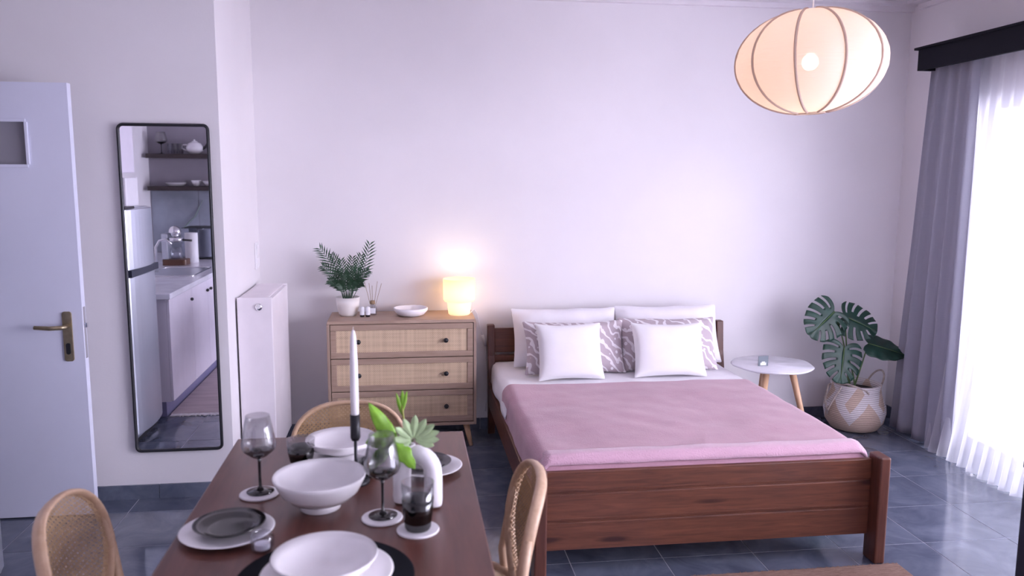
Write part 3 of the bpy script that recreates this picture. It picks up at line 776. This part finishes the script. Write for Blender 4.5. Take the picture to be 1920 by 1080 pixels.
# ------------------------------------------------------------------ pelmet and curtains
pl = thing('curtain_pelmet', 'black box pelmet above the balcony window curtains', 'pelmet', (0, 0, 0))
obj('front_board', MB().box(3.012, 3.036, -.25, 4.56, 2.232, 2.352), 'pelmet', pl)
obj('top_board', MB().box(2.998, XR, -.26, 4.585, 2.352, 2.366), 'pelmet', pl, bev=.003)
obj('end_board', MB().box(3.036, XR, 4.536, 4.56, 2.232, 2.352), 'pelmet', pl)
obj('curtain_track', MB().box(3.10, 3.14, -.2, 4.52, 2.325, 2.352), 'white_plastic', pl)
def curtain(name, label, m, xw, top, bot, z0, z1, folds, amp, seed, nu=220, nv=40, foldpow=1, xb=0, flare=0, jit=.3, wave=None, solid=.002):
    rnd = random.Random(seed)
    ph = [rnd.uniform(-1, 1)*jit for _ in range(folds+2)]
    def fn(u, v):
        z = z1+(z0-z1)*v
        y = (top[0]+(top[1]-top[0])*u)*(1-v) + (bot[0]+(bot[1]-bot[0])*u)*v
        if wave: y += wave*sin(v*PI)*1.0
        q = u*folds; k = int(q); f = q-k; pj = ph[k]*(1-f)+ph[k+1]*f
        a = 2*PI*(q+pj*.6)
        A = amp*(.55+.45*v) * (1+.3*sin(3*a/folds+seed))
        x = xw + A*sin(a) + .25*A*sin(2*a+1+3*v) + xb*v + flare*v**4 + noise.noise(Vector((u*8+seed, v*2.5, seed)))*amp*.5*v
        if v > .97: z += noise.noise(Vector((u*30, 0, seed)))*.008
        return (x, y, z)
    o = obj(name, MB().grid(fn, nu, nv), m, smooth=True, solid=solid)
    tag(o, label, 'curtain'); return o
curtain('linen_curtain', 'grey linen curtain gathered at the corner end of the pelmet', 'grey_linen', 3.105, (4.545, 4.15), (4.70, 4.12), .014, 2.30, 4, .026, 3, xb=-.01)
curtain('sheer_curtain', 'white sheer voile curtain glowing in front of the balcony window', 'sheer', 3.165, (4.24, -.15), (4.30, -.15), .008, 2.32, 52, .024, 11, nu=1000, xb=-.02, flare=-.09, solid=0)

# ------------------------------------------------------------------ pendant lamp
pn = thing('pendant_lamp', 'large oval paper pendant lamp with ribs glowing above the bed', 'lamp', (1.693, 3.30, ZC))
CZ = 2.083-ZC
sh = MB(); NR = 26
prof = []
for i in range(NR+1):
    t = i/NR; a = .20 + (PI-.20-.16)*t
    prof.append((.302*sin(a)**.93, -.212*cos(a)))
tilt = Matrix.Rotation(-.06, 4, 'Y')
def tl(v): q = tilt @ Vector(v); return (q.x, q.y, q.z+CZ)
vs = []; fs = []; NS = 80
for i, (r, z) in enumerate(prof):
    for k in range(NS):
        a = 2*PI*k/NS+.28; s = 1+.013*abs(sin(5*(a-.28)))+.0035*sin(i*2.4+noise.noise(Vector((k*.4, i*.8, 0)))*3)
        vs.append((r*s*cos(a), r*s*sin(a), z))
for i in range(NR):
    for k in range(NS):
        k2 = (k+1) % NS; fs.append((i*NS+k, i*NS+k2, (i+1)*NS+k2, (i+1)*NS+k))
obj('lamp_shade', MB().add(vs, fs).swap(tl), 'paper', pn, smooth=True)
for k in range(10):
    a = 2*PI*k/10+.28
    obj('rib', MB().tube([tl(((r+.001)*cos(a), (r+.001)*sin(a), z)) for r, z in prof], .006, 6, flat=(1, 1)), 'rib', pn, smooth=True)
obj('cord', MB().tube([(0, 0, 0), (0, 0, CZ+.07)], .0035, 8), 'white_plastic', pn, smooth=True)
obj('ceiling_rose', MB().lathe([(0, 0), (.05, 0), (.045, -.025), (0, -.03)], 20), 'white_plastic', pn, smooth=True)
obj('lamp_holder', MB().lathe([(0, .08), (.02, .075), (.02, .035), (0, .035)], 14).swap(lambda v: (v[0], v[1], v[2]+CZ)), 'white_plastic', pn)
obj('bulb', MB().ball((0, 0, CZ), .034, 10), 'bulb', pn, smooth=True)
obj('bottom_ring', MB().tube([tl((.060*cos(k*PI/12), .060*sin(k*PI/12), -.2115)) for k in range(24)], .003, 6, closed=True), 'rib', pn, smooth=True)
l = bpy.data.lights.new('pendant_light', 'POINT'); l.energy = 1.0; l.color = (1, .80, .62); l.shadow_soft_size = .05
lo = bpy.data.objects.new('pendant_light', l); link(lo); lo.location = (1.693, 3.30, 2.083-.05)

# ------------------------------------------------------------------ dining table
tb = thing('dining_table', 'long glossy dark brown dining table laid for a meal', 'table', (0, 0, 0))
TX0, TX1, TY0, TY1 = -.552, .182, 1.26, 2.64
obj('table_top', MB().box(TX0, TX1, TY0, TY1, .722, .75), 'walnut', tb, bev=.004, seg=3)
for x0, x1, y0, y1 in ((TX0+.05, TX1-.05, TY0+.04, TY0+.06), (TX0+.05, TX1-.05, TY1-.06, TY1-.04), (TX0+.04, TX0+.06, TY0+.06, TY1-.06), (TX1-.06, TX1-.04, TY0+.06, TY1-.06)):
    obj('apron', MB().box(x0, x1, y0, y1, .64, .722), 'walnut', tb)
for x in (TX0+.035, TX1-.09):
    for y in (TY0+.035, TY1-.09):
        obj('leg', MB().box(x, x+.055, y, y+.055, 0, .722), 'walnut', tb, bev=.004)

# ------------------------------------------------------------------ cane dining chairs
def make_chair(label):
    t = thing('dining_chair', label, 'chair', (0, 0, 0), 0, 'rattan chairs round the dining table')
    A, B, ZCN = .198, .178, .628
    def bk(x, z):      # back surface, chair faces +y
        return -.205 + .55*x*x*1.6 - (z-.45)*.17
    def outl(th, k=1.):
        c, s = cos(th), sin(th)
        e = .72 if s > 0 else .92
        x = A*k*math.copysign(abs(c)**e, c); z = ZCN+B*k*math.copysign(abs(s)**(e), s)
        if s < 0: x *= 1-.18*abs(s)
        return x, z
    pts = []
    for i in range(48):
        x, z = outl(2*PI*i/48); pts.append((x, bk(x, z), z))
    obj('back_frame', MB().tube(pts, .0140, 10, closed=True, flat=(1.15, .60)), 'rattan', t, smooth=True)
    # woven cane: real strands
    cn = MB(); wd = .0016
    def inside(x, z):
        dz = (z-ZCN)/(B-.004); dx = x/(A-.004)
        e = 2/.72 if dz > 0 else 2/.92
        if dz < 0: dx /= (1-.18*min(1, abs(dz)))
        return abs(dx)**e + abs(dz)**e <= 1
    def strand(p0, p1, off, n=16):
        run = []
        for i in range(n*3+1):
            q = i/(n*3); x = p0[0]+(p1[0]-p0[0])*q; z = p0[1]+(p1[1]-p0[1])*q
            if inside(x, z): run.append((x, z))
        if len(run) < 3: return
        run = run[::3] + [run[-1]]
        d = Vector((p1[0]-p0[0], p1[1]-p0[1])).normalized(); nx, nz = -d.y*wd, d.x*wd
        vs = []
        for x, z in run: vs += [(x+nx, bk(x, z)+off, z+nz), (x-nx, bk(x, z)+off, z-nz)]
        cn.add(vs, [(2*i, 2*i+1, 2*i+3, 2*i+2) for i in range(len(run)-1)])
    st_ = .0145; k = -14
    while k <= 14:
        x = k*st_; z = ZCN+k*st_
        for o_ in (-.0026, .0026):
            strand((x+o_, ZCN-B), (x+o_, ZCN+B), .0); strand((-A, z+o_), (A, z+o_), .0012)
        k += 1
    k = -28
    while k <= 28:
        c = k*st_
        strand((-A+c, ZCN-A), (A+c, ZCN+A), .0024, 22); strand((-A+c, ZCN+A), (A+c, ZCN-A), -.0012, 22)
        k += 1
    obj('cane_back', cn, 'cane', t, kind='stuff')
    for s in (-1, 1):
        x = s*(A+.004)
        pts = [(s*(A-.002), bk(A, .70), .70), (s*(A+.004), bk(A, .60)-.002, .60), (s*(A-.012), bk(A, .50), .50), (s*(A-.03), -.185, .43), (s*(A-.02), -.20, .22), (s*(A+.0), -.235, 0)]
        obj('rear_leg', MB().tube(pts, [.011, .015, .016, .017, .015, .011], 10), 'rattan', t, smooth=True)
        obj('front_leg', MB().tube([(s*.17, .17, .435), (s*.175, .185, .22), (s*.185, .20, 0)], [.017, .015, .011], 10), 'rattan', t, smooth=True)
    seat = rounded(.43, .42, .15, 8)
    obj('seat_rim', MB().tube([(x, y+.0, .437) for x, y in seat], .018, 10, closed=True, flat=(1, 1)), 'rattan', t, smooth=True)
    obj('seat_cane', MB().prism([(x*.97, y*.97) for x, y in seat], .438, .444), 'webbing', t)
    obj('stretcher', MB().tube([(-.18, -.20, .25), (0, -.205, .245), (.18, -.20, .25)], .008, 8), 'rattan', t, smooth=True)
    for s in (-1, 1): obj('stretcher', MB().tube([(s*.185, -.20, .20), (s*.178, .18, .20)], .008, 8), 'rattan', t, smooth=True)
    return t
c0 = make_chair('rattan cane-back chair on the right of the table, nearest the bed')
c0.location = (.09, 2.10, 0); c0.rotation_euler = (0, 0, PI/2-.05)
dup(c0, (-.205, 2.57, 0), PI, 'rattan cane-back chair at the far end of the table in front of the chest')
dup(c0, (-.60, 2.02, 0), -PI/2+.05, 'rattan cane-back chair on the left of the table, in front of the white door')

# ------------------------------------------------------------------ tableware
Z0 = .75
def coaster(x, y, label):
    o = obj('coaster', MB().lathe([(0, 0), (.050, 0), (.052, .003), (.050, .006), (0, .006)], 36), 'coaster', smooth=False, bev=.001)
    o.location = (x, y, Z0); tag(o, label, 'coaster', 'round white coasters'); return o
coaster(-.400, 2.15, 'round white coaster under the wine glass at the left of the big bowl')
coaster(-.068, 1.955, 'round white coaster under the wine glass in front of the arch vase')
coaster(.020, 1.875, 'round white coaster under the dark tumbler')
def wine(x, y, label, h=.212, R=.046, z=Z0+.0065):
    t = thing('wine_glass', label, 'glass', (x, y, z), 0, 'smoked wine glasses')
    s = h/.212; zb = .092*s
    bowl = [(.004, zb), (.022*R/.046, zb+.008), (R*.90, zb+.024*s), (R, zb+.036*s), (R*.97, zb+.048*s), (R*.82, zb+.085*s), (R*.68, h), (R*.66, h), (R*.80, zb+.085*s), (R*.955, zb+.048*s), (R-.0015, zb+.036*s), (R*.87, zb+.026*s), (.018, zb+.011), (0.0005, zb+.006)]
    obj('bowl', MB().lathe(bowl, 36), 'smoke', t, smooth=True, label='smoked glass bowl, darker at its foot')
    obj('bowl_base', MB().lathe([(.003, zb-.001), (.021*R/.046, zb+.0085), (R*.80, zb+.021*s), (R*.78, zb+.022*s), (.018, zb+.012), (0.0005, zb+.004)], 28), 'smoke_dark', t, smooth=True)
    obj('stem', MB().lathe([(0, .003), (.010, .006), (.0045, .016), (.0038, .05*s), (.0042, zb-.008), (.006, zb+.001), (0, zb+.003)], 16), 'glass_dark_solid', t, smooth=True, label='black glass stem')
    obj('foot', MB().lathe([(0, 0), (.034, 0), (.036, .0015), (.012, .005), (0, .006)], 32), 'glass_dark_solid', t, smooth=True, label='black glass foot')
    return t
w1 = wine(-.398, 2.157, 'smoked wine glass with black stem standing left of the big white bowl')
w2 = dup(w1, (-.066, 1.960, Z0+.0065), 0, 'smoked wine glass with black stem standing in front of the arch vase')
# right-hand tumbler and two more
def tumbler(x, y, z, label, rz=0):
    t = thing('tumbler', label, 'glass', (x, y, z), 0, 'dark smoked tumblers')
    obj('body', MB().lathe([(0, 0), (.028, 0), (.031, .006), (.0365, .05), (.040, .118), (.038, .118), (.034, .05), (.029, .012), (0, .010)], 32), 'smoke', t, smooth=True)
    obj('dark_base', MB().lathe([(0, .001), (.0285, .001), (.0315, .006), (.0362, .048), (.0385, .078), (.0375, .078), (.034, .05), (.028, .014), (0, .013)], 32), 'smoke_dark', t, smooth=True)
    return t
tu = tumbler(.020, 1.873, Z0+.0065, 'dark smoked tumbler on a white coaster in front of the arch vase')
t2 = dup(tu, (-.318, 2.385, Z0+.0045), 0, 'dark smoked tumbler standing left of the far plate'); t2.scale = (1, 1, .6)
t2.scale = (1.05, 1.05, .60)
t3 = dup(tu, (-.118, 2.185+.06, Z0+.0045), 0, 'dark smoked tumbler partly hidden between the candlestick and the vase'); t3.scale = (.8, .8, .6)
# big footed bowl
bg_ = thing('serving_bowl', 'big footed white ceramic bowl in the middle of the table', 'bowl', (-.228, 2.045, Z0))
obj('body', MB().lathe([(.046, .018), (.075, .026), (.100, .048), (.115, .078), (.1185, .088), (.1165, .091), (.111, .079), (.096, .053), (.070, .033), (.0, .028)], 56), 'ceramic', bg_, smooth=True)
obj('foot_ring', MB().lathe([(.050, 0), (.052, .002), (.047, .020), (.040, .022), (.044, .002)], 40, closed=True), 'ceramic', bg_, smooth=True)
# plates
def disc_plate(name, label, cat, x, y, z, R, m, h=.014, grp=None, w_=.72):
    o = obj(name, MB().lathe([(0, 0), (R*.55, 0), (R*w_, .004), (R*.98, h), (R, h+.0015), (R*.97, h+.003), (R*w_, .0065), (R*.55, .0045), (0, .0045)], 56), m, smooth=True)
    o.location = (x, y, z); tag(o, label, cat, grp); return o
disc_plate('side_plate', 'white side plate under a smoked glass plate at the left table edge', 'plate', -.432, 1.908, Z0, .110, 'ceramic', grp='white side plates')
disc_plate('glass_plate', 'smoked glass plate on the white side plate at the left table edge', 'plate', -.428, 1.916, Z0+.0115, .084, 'smoke_plate', .016, 'smoked glass plates')
disc_plate('side_plate', 'white side plate behind the arch vase near the right table edge', 'plate', .058, 2.285, Z0, .098, 'ceramic', grp='white side plates')
disc_plate('glass_plate', 'smoked glass plate on the white side plate behind the arch vase', 'plate', .048, 2.285, Z0+.0115, .076, 'smoke_plate', .016, 'smoked glass plates')
def setting(cx, cy, where, rmat, rp, rb, zb):
    o = obj('placemat', MB().lathe([(0, 0), (rmat-.003, 0), (rmat, .002), (rmat-.003, .004), (0, .004)], 64), 'placemat'); o.location = (cx, cy, Z0)
    tag(o, 'round black placemat under the plates at the %s end of the table' % where, 'placemat', 'round black placemats')
    disc_plate('dinner_plate', 'white dinner plate on the black placemat at the %s end of the table' % where, 'plate', cx+.005, cy-.005, Z0+.004, rp, 'ceramic', .014, 'white dinner plates')
    b = obj('soup_bowl', MB().lathe([(0, 0), (.045, 0), (.05, .004), (rb*.86, .022), (rb, .044), (rb*.985, .047), (rb*.84, .029), (.045, .010), (0, .009)], 56), 'ceramic', smooth=True)
    b.location = (cx+.0, cy-.0, Z0+.0095); tag(b, 'shallow white bowl stacked on the dinner plate at the %s end of the table' % where, 'bowl', 'white soup bowls')
setting(-.180, 1.662, 'near', .190, .140, .112, .05)
setting(-.205, 2.445, 'far', .150, .128, .108, .05)
tg_ = thing('tealight_holder', 'little clear glass tealight holder beside the near plates', 'candle holder', (-.335, 1.812, Z0))
obj('glass', MB().lathe([(0, 0), (.020, 0), (.027, .012), (.027, .032), (.021, .044), (.019, .044), (.025, .032), (.025, .013), (.018, .005), (0, .005)], 24), 'glass', tg_, smooth=True)
obj('tealight', MB().lathe([(0, .0055), (.017, .0055), (.017, .018), (0, .018)], 20), 'candle', tg_)
# candlestick
cs = thing('candlestick', 'black metal candlestick with slim stem behind the big bowl', 'candlestick', (-.146, 2.205, Z0))
obj('base', MB().lathe([(0, 0), (.036, 0), (.038, .003), (.036, .011), (.010, .016), (0, .016)], 32), 'black', cs, smooth=True)
obj('stem', MB().lathe([(0, .014), (.0045, .014), (.0045, .128), (0, .128)], 12), 'black', cs, smooth=True)
obj('cup', MB().lathe([(0, .124), (.010, .124), (.0135, .132), (.0135, .198), (.011, .198), (.011, .15), (0, .148)], 20), 'black', cs, smooth=True)
cn_ = obj('candle', MB().lathe([(0, 0), (.0105, 0), (.0115, .10), (.0105, .20), (.008, .265), (.004, .285), (0, .287)], 20).tube([(0, 0, .285), (.001, 0, .295)], .0008, 5), 'candle', smooth=True)
cn_.location = (-.146, 2.205, Z0+.1485); tag(cn_, 'tall white tapered unlit candle standing in the black candlestick', 'candle')
# arch vase
va = thing('arch_vase', 'matt white arch-shaped vase holding cut leaves', 'vase', (.022, 2.032, Z0), -.42)
pts = []; rr = []; Rm = .043
for i in range(25):
    t = i/24
    if t < .25: q = t/.25; pts.append((-Rm-.001, 0, .004+.090*q))
    elif t <= .75:
        a = PI-(t-.25)/.5*PI; pts.append((Rm*cos(a), 0, .094+Rm*sin(a)*1.02))
    else: q = (t-.75)/.25; pts.append((Rm+.001, 0, .094-.090*q))
    rr.append(.0225)
rr[0] = .021; rr[-1] = .021; rr[1] = .0235
obj('body', MB().tube(pts, rr, 20, flat=(1, 1.05)), 'matt_ceramic', va, smooth=False, auto=True, bev=.004)
obj('neck', MB().lathe([(.010, .145), (.011, .158), (.0125, .162), (.0155, .162), (.015, .150), (.017, .140)], 20, cx=-.022, closed=True), 'matt_ceramic', va, smooth=True)
# cut leaves in the vase: one thing each
def blade(parent, p0, p1, width, normal, m='leaf_lime', wavy=.0, name='leaf', pw=1., notch=0):
    P0 = Vector(p0); P1 = Vector(p1); t = (P1-P0); L = t.length; t.normalize(); n = Vector(normal); n = (n-t*n.dot(t)).normalized(); b = t.cross(n)
    def fn(u, v):
        s = 2*u-1; w_ = width*(sin(PI*min(1, (v**pw)*.97+.03)))**.8
        if notch: w_ *= 1+.16*sin(v*notch)
        return P0 + t*(L*v) + b*(s*w_/2) + n*(-abs(s)*w_*.15 + .10*L*v*(1-v) + wavy*sin(v*18+s*2)*abs(s))
    return obj(name, MB().grid(fn, 8, 16), m, parent, smooth=True, solid=.0008)
# stems meet the vase mouth at about (.002, 2.041, .91)
V0 = Vector((.002, 2.041, .905))
def sprig(name, label, pts, r, m='stem'):
    t = thing(name, label, 'leaf', V0, 0, 'cut leaves in the arch vase'); 
    obj('stem', MB().tube([Vector(p)-V0 for p in pts], r, 7), m, t, smooth=True); return t
def rel(p): return tuple(Vector(p)-V0)
s1 = sprig('green_leaf', 'long bright lime leaf pointing up left out of the arch vase', [V0-Vector((0, 0, .03)), (-.012, 2.035, .915), (-.035, 2.02, .925)], .002, 'stem_olive')
blade(s1, rel((-.030, 2.02, .915)), rel((-.100, 2.03, 1.030)), .042, (.3, -1, .2), 'leaf_lime', .002, pw=.8)
s2 = sprig('green_leaf', 'lime leaf drooping to the left below the long upright leaf', [V0-Vector((0, 0, .03)), (-.02, 2.03, .922), (-.045, 2.02, .93)], .002, 'stem_olive')
blade(s2, rel((-.028, 2.018, .945)), rel((-.108, 2.0, .932)), .046, (.1, -1, .35), 'leaf_lime', .003)
blade(s2, rel((-.045, 2.015, .925)), rel((-.100, 2.0, .862)), .034, (.3, -.8, .4), 'leaf_lime', .003)
s3 = sprig('green_leaf', 'lime lobed leaf hanging down over the front of the arch vase', [V0-Vector((0, 0, .03)), (-.008, 2.02, .918), (-.02, 2.01, .92)], .002, 'stem_olive')
blade(s3, rel((-.040, 2.005, .938)), rel((.016, 1.985, .865)), .040, (.1, -1, .3), 'leaf_lime', .002, notch=16)
s4 = sprig('green_stalk', 'thin olive flower stalk rising straight up from the arch vase', [V0-Vector((0, 0, .03)), (-.008, 2.05, .95), (-.015, 2.06, 1.00), (-.018, 2.065, 1.035)], .0026, 'stem_olive')
blade(s4, rel((-.016, 2.06, .99)), rel((-.002, 2.06, 1.05)), .010, (0, -1, .1), 'leaf_lime')
blade(s4, rel((-.016, 2.06, .985)), rel((-.030, 2.06, 1.045)), .010, (0, -1, .1), 'leaf_lime')
blade(s4, rel((-.014, 2.06, 1.0)), rel((-.014, 2.06, 1.052)), .012, (0, -1, .1), 'leaf_lime')
s5 = sprig('palmate_leaf', 'pale green many-fingered leaf fanning right above the arch vase', [V0-Vector((0, 0, .03)), (.004, 2.03, .92), (.012, 2.015, .932)], .0025, 'stem')
cen = Vector((.012, 2.012, .932))
for k, (a, L) in enumerate(((2.95, .052), (2.35, .062), (1.90, .070), (1.50, .076), (1.12, .072), (.76, .074), (.42, .074), (.08, .068), (-.25, .056), (3.6, .040))):
    d = Vector((cos(a), -.25, sin(a)*.9)).normalized()
    blade(s5, rel(cen+d*.006), rel(cen+d*L), .0195, (0, -1, .35), 'leaf_pale', .0, 'leaflet', pw=1.35)

# ------------------------------------------------------------------ rug in the foreground, dark cabinet at the right edge
rg = thing('jute_rug', 'brown woven jute rug on the tiles at the foot of the bed', 'rug', (0, 0, 0))
obj('rug_body', MB().box(1.12, 2.02, 1.3, 2.955, .0005, .009), 'rug', rg, bev=.003)
fr = MB()
for k in range(150):
    x = 1.125+k*.006; fr.box(x, x+.003, 2.953, 2.953+random.uniform(.006, .014), .001, .006)
obj('fringe', fr, 'rug', rg, kind='stuff')
dk = thing('dark_cabinet', 'dark blue-black cabinet just cut off by the right edge of the picture', 'cabinet', (2.17, 2.1, 0))
obj('body', MB().box(0, .42, 0, .4, .03, .585), 'dark', dk, bev=.004)
obj('top', MB().box(-.004, .424, -.004, .404, .585, .61), 'dark', dk, bev=.003)
obj('plinth', MB().box(.01, .41, .01, .39, 0, .03), 'dark', dk)
obj('door', MB().box(-.012, 0, .02, .38, .05, .57), 'dark', dk, bev=.002)

# ------------------------------------------------------------------ kitchen seen in the mirror
KX = -1.55
fg = thing('fridge', 'tall silver fridge freezer reflected at the left of the mirror', 'fridge', (XK+.2, 2.71, 0))
fx = KX-(XK+.2)
obj('carcass', MB().box(0, fx-.06, .005, .565, .03, 1.41), 'steel', fg, bev=.008)
def fdoor(z0, z1):
    prof = [(0, .004)] ; P = []
    for i in range(13):
        u = i/12; P.append((fx-.055+.050*(1-(2*u-1)**2)**.6 if 0 < u < 1 else fx-.055, .005+.56*u))
    return MB().prism([(fx-.055, .565), (fx-.056, .005)][::-1] + P[::1] if False else P, z0, z1)
obj('door', fdoor(1.055, 1.405), 'steel', fg, bev=.004)
obj('door', fdoor(.075, 1.015), 'steel', fg, bev=.004)
obj('handle_recess', MB().box(fx-.058, fx-.012, .03, .54, 1.015, 1.055), 'dark', fg)
obj('plinth', MB().box(.05, fx-.07, .02, .55, 0, .03), 'black', fg)
obj('top_hinge_cover', MB().box(fx-.14, fx-.02, .40, .56, 1.408, 1.422), 'black', fg, bev=.003)
# base cabinets
def base_cab(y0, y1, knob_y, label):
    t = thing('base_cabinet', label, 'cabinet', (KX, y0, 0), 0, 'lilac white kitchen base cabinets')
    L = y1-y0
    obj('carcass', MB().box(-.60, -.02, .001, L-.001, .10, .80), 'cab', t)
    d = obj('door', MB().box(-.02, 0, .002, L-.002, .105, .798), 'cab', t, bev=.003)
    obj('knob', MB().ball((.012, knob_y-y0, .715), .012, 8), 'black', d, smooth=True)
    obj('plinth', MB().box(-.60, -.05, 0, L, 0, .10), 'kick', t)
base_cab(2.02, 2.60, 2.07, 'white kitchen cabinet next to the fridge in the mirror')
base_cab(1.55, 2.02, 1.60, 'white kitchen cabinet second from the fridge in the mirror')
base_cab(1.00, 1.55, 1.49, 'white kitchen cabinet third from the fridge in the mirror')
base_cab(.45, 1.00, .94, 'white kitchen cabinet fourth from the fridge, under the microwave side')
ct = thing('kitchen_worktop', 'white marbled kitchen worktop reflected in the mirror', 'worktop', (0, 0, 0))
obj('slab', MB().box(XK, KX+.025, YF, 2.66, .80, .838), 'marble', ct, bev=.004)
sk = thing('kitchen_sink', 'steel sink set in the worktop, reflected in the mirror', 'sink', (-1.80, 1.42, .8385))
obj('rim', MB().tube([(x, y, .003) for x, y in rounded(.38, .62, .05)], .007, 8, closed=True), 'chrome', sk, smooth=True)
obj('basin', MB().prism(rounded(.37, .61, .05), .0, .002), 'steel', sk)
obj('tap', MB().tube([(-.16, 0, 0), (-.16, 0, .2), (-.13, 0, .25), (-.08, 0, .26), (-.04, 0, .22)], .010, 10), 'chrome', sk, smooth=True)
bs = thing('backsplash', 'pale marbled backsplash with leaf motif behind the kitchen worktop', 'backsplash', (0, 0, 0))
for k in range(4):
    obj('splash_panel', MB().box(XK+.01+k*.45, XK+.455+k*.45, YF+.005, YF+.012, .845, 1.45), mat('splash_panel_stone', (.34, .37, .44), .25, var=.25, vscale=3), bs)
obj('leaf_motif', MB().tube([(-2.25, YF+.014, .95), (-2.18, YF+.014, 1.10), (-2.08, YF+.014, 1.20), (-2.0, YF+.014, 1.36)], [.012, .02, .022, .004], 6, flat=(1, .25)), mat('sage_motif', (.25, .33, .30), .5), bs)
def shelf(z, label):
    o = obj('wall_shelf', MB().box(-2.46, -1.25, YF+.0045, YF+.23, z, z+.042), 'shelfwood', bev=.003); tag(o, label, 'shelf', 'dark wooden kitchen shelves'); return o
shelf(1.765, 'upper dark wooden kitchen shelf reflected in the mirror'); shelf(1.455, 'lower dark wooden kitchen shelf reflected in the mirror')
# items on the upper shelf
YS = YF+.12; ZU = 1.807+.001; ZL = 1.497+.001
wine(-2.34, YS, 'smoked wine glass on the upper kitchen shelf, leftmost', .21, .058, ZU)
for k, x in enumerate((-2.26, -2.21, -2.16)):
    o = obj('drinking_glass', MB().lathe([(0, 0), (.022, 0), (.026, .10), (.024, .10), (.020, .005), (0, .005)], 20), 'smoke' if k else 'glass', smooth=True); o.location = (x, YS, ZU)
    tag(o, ('clear', 'middle smoked', 'right-hand smoked')[k] + ' drinking glass in the row between wine glass and teapot on the upper shelf', 'glass', 'row of glasses on the upper kitchen shelf')
tp = thing('teapot', 'round white teapot on the upper kitchen shelf', 'teapot', (-2.03, YS, ZU)); tp.scale = (1.25, 1.25, 1.1)
obj('body', MB().lathe([(0, 0), (.035, 0), (.062, .03), (.066, .055), (.050, .09), (.025, .105), (0, .106)], 28), 'ceramic', tp, smooth=True)
obj('lid', MB().lathe([(0, .104), (.026, .104), (.02, .112), (.006, .116), (.008, .126), (0, .128)], 20), 'ceramic', tp, smooth=True)
obj('spout', MB().tube([(.055, 0, .045), (.085, 0, .065), (.10, 0, .10)], [.014, .010, .007], 10), 'black', tp, smooth=True)
obj('handle', MB().tube([(-.055, 0, .08), (-.09, 0, .08), (-.095, 0, .05), (-.06, 0, .03)], .006, 8), 'ceramic', tp, smooth=True)
# lower shelf
disc_plate('shelf_plate', 'wide white plate on the lower kitchen shelf', 'plate', -2.22, YS, ZL, .105, 'ceramic', .03)
def sbowl(x, r, h, m, label):
    o = obj('shelf_bowl', MB().lathe([(0, 0), (r*.5, 0), (r, h), (r*.95, h), (r*.48, .006), (0, .006)], 28), m, smooth=True); o.location = (x, YS, ZL); tag(o, label, 'bowl')
sbowl(-2.03, .05, .055, 'ceramic', 'small white bowl on the lower kitchen shelf'); sbowl(-1.90, .075, .05, 'ceramic', 'larger white bowl at the right of the lower kitchen shelf')
# worktop appliances
cm = thing('coffee_maker', 'chrome and glass coffee maker on the worktop, reflected in the mirror', 'coffee maker', (-1.96, .86, .8385))
obj('base', MB().prism(rounded(.20, .16, .03), 0, .05), 'copper', cm, bev=.004)
obj('column', MB().box(-.10, -.05, -.06, .06, .05, .27), 'steel', cm, bev=.006)
obj('brew_head', MB().lathe([(0, .20), (.055, .20), (.06, .21), (.06, .235), (0, .235)], 24), 'chrome', cm, smooth=True)
obj('boiler', MB().ball((.0, 0, .285), .05, 8), 'chrome', cm, smooth=True)
obj('carafe', MB().lathe([(0, .052), (.04, .052), (.052, .09), (.04, .15), (.038, .15), (.049, .09), (.037, .056), (0, .056)], 24), 'glass', cm, smooth=True)
obj('handle', MB().tube([(.05, .0, .215), (.09, -.02, .21), (.13, -.03, .205)], .009, 8), 'black', cm, smooth=True)
pr = obj('paper_roll', MB().lathe([(.018, 0), (.055, 0), (.055, .26), (.018, .26)], 28, closed=True), 'cushion', smooth=False, auto=True); pr.location = (-1.88, .66, .8385)
tag(pr, 'white kitchen paper roll standing between coffee maker and microwave', 'paper roll')
mw = thing('microwave', 'black microwave oven with shiny door at the end of the worktop', 'microwave', (-2.05, .10, .8385))
obj('body', MB().box(.02, .52, .0, .30, .012, .29), 'black', mw, bev=.006)
obj('door', MB().box(.02, .40, .30, .315, .02, .285), mat('dark_mirror_glass', (.25, .27, .33), .04, .9), mw, bev=.002)
obj('control_panel', MB().box(.405, .52, .30, .313, .02, .285), 'black', mw)
for x in (.05, .47):
    for y in (.04, .26): obj('foot', MB().lathe([(0, 0), (.012, 0), (.012, .012), (0, .012)], 10, x, y), 'black', mw)
ub = thing('wall_cabinet', 'white wall cabinet high above the fridge, reflected in the mirror', 'cabinet', (XK, 2.55, 1.615))
obj('carcass', MB().box(0, .75, 0, .72, 0, .80), 'cab', ub)
obj('door', MB().box(.75, .768, .003, .357, .003, .797), 'cab', ub, bev=.003)
obj('door', MB().box(.75, .768, .363, .717, .003, .797), 'cab', ub, bev=.003)
jg = thing('water_jug', 'pale blue-white box jug with a white handle standing on top of the fridge', 'jug', (-1.74, 2.78, 1.41))
obj('body', MB().prism(rounded(.12, .24, .02), 0, .175), 'white_plastic', jg, bev=.004)
obj('handle', MB().tube([(0, -.12, .16), (0, -.17, .155), (0, -.185, .11), (0, -.17, .04), (0, -.12, .03)], .010, 8), 'white_plastic', jg, smooth=True)
kr = thing('kitchen_rug', 'pale pinkish rug with white fringe in front of the kitchen cabinets', 'rug', (0, 0, 0))
obj('rug_body', MB().box(-1.585, -.93, 1.0, 2.56, .0005, .009), 'kitchen_rug', kr)
fr = MB()
for k in range(70):
    x = -1.58+k*.0091; fr.box(x, x+.007, 2.558, 2.60+random.uniform(0, .02), .001, .007)
obj('fringe', fr, 'fringe', kr, kind='stuff')
bpy.context.view_layer.update()
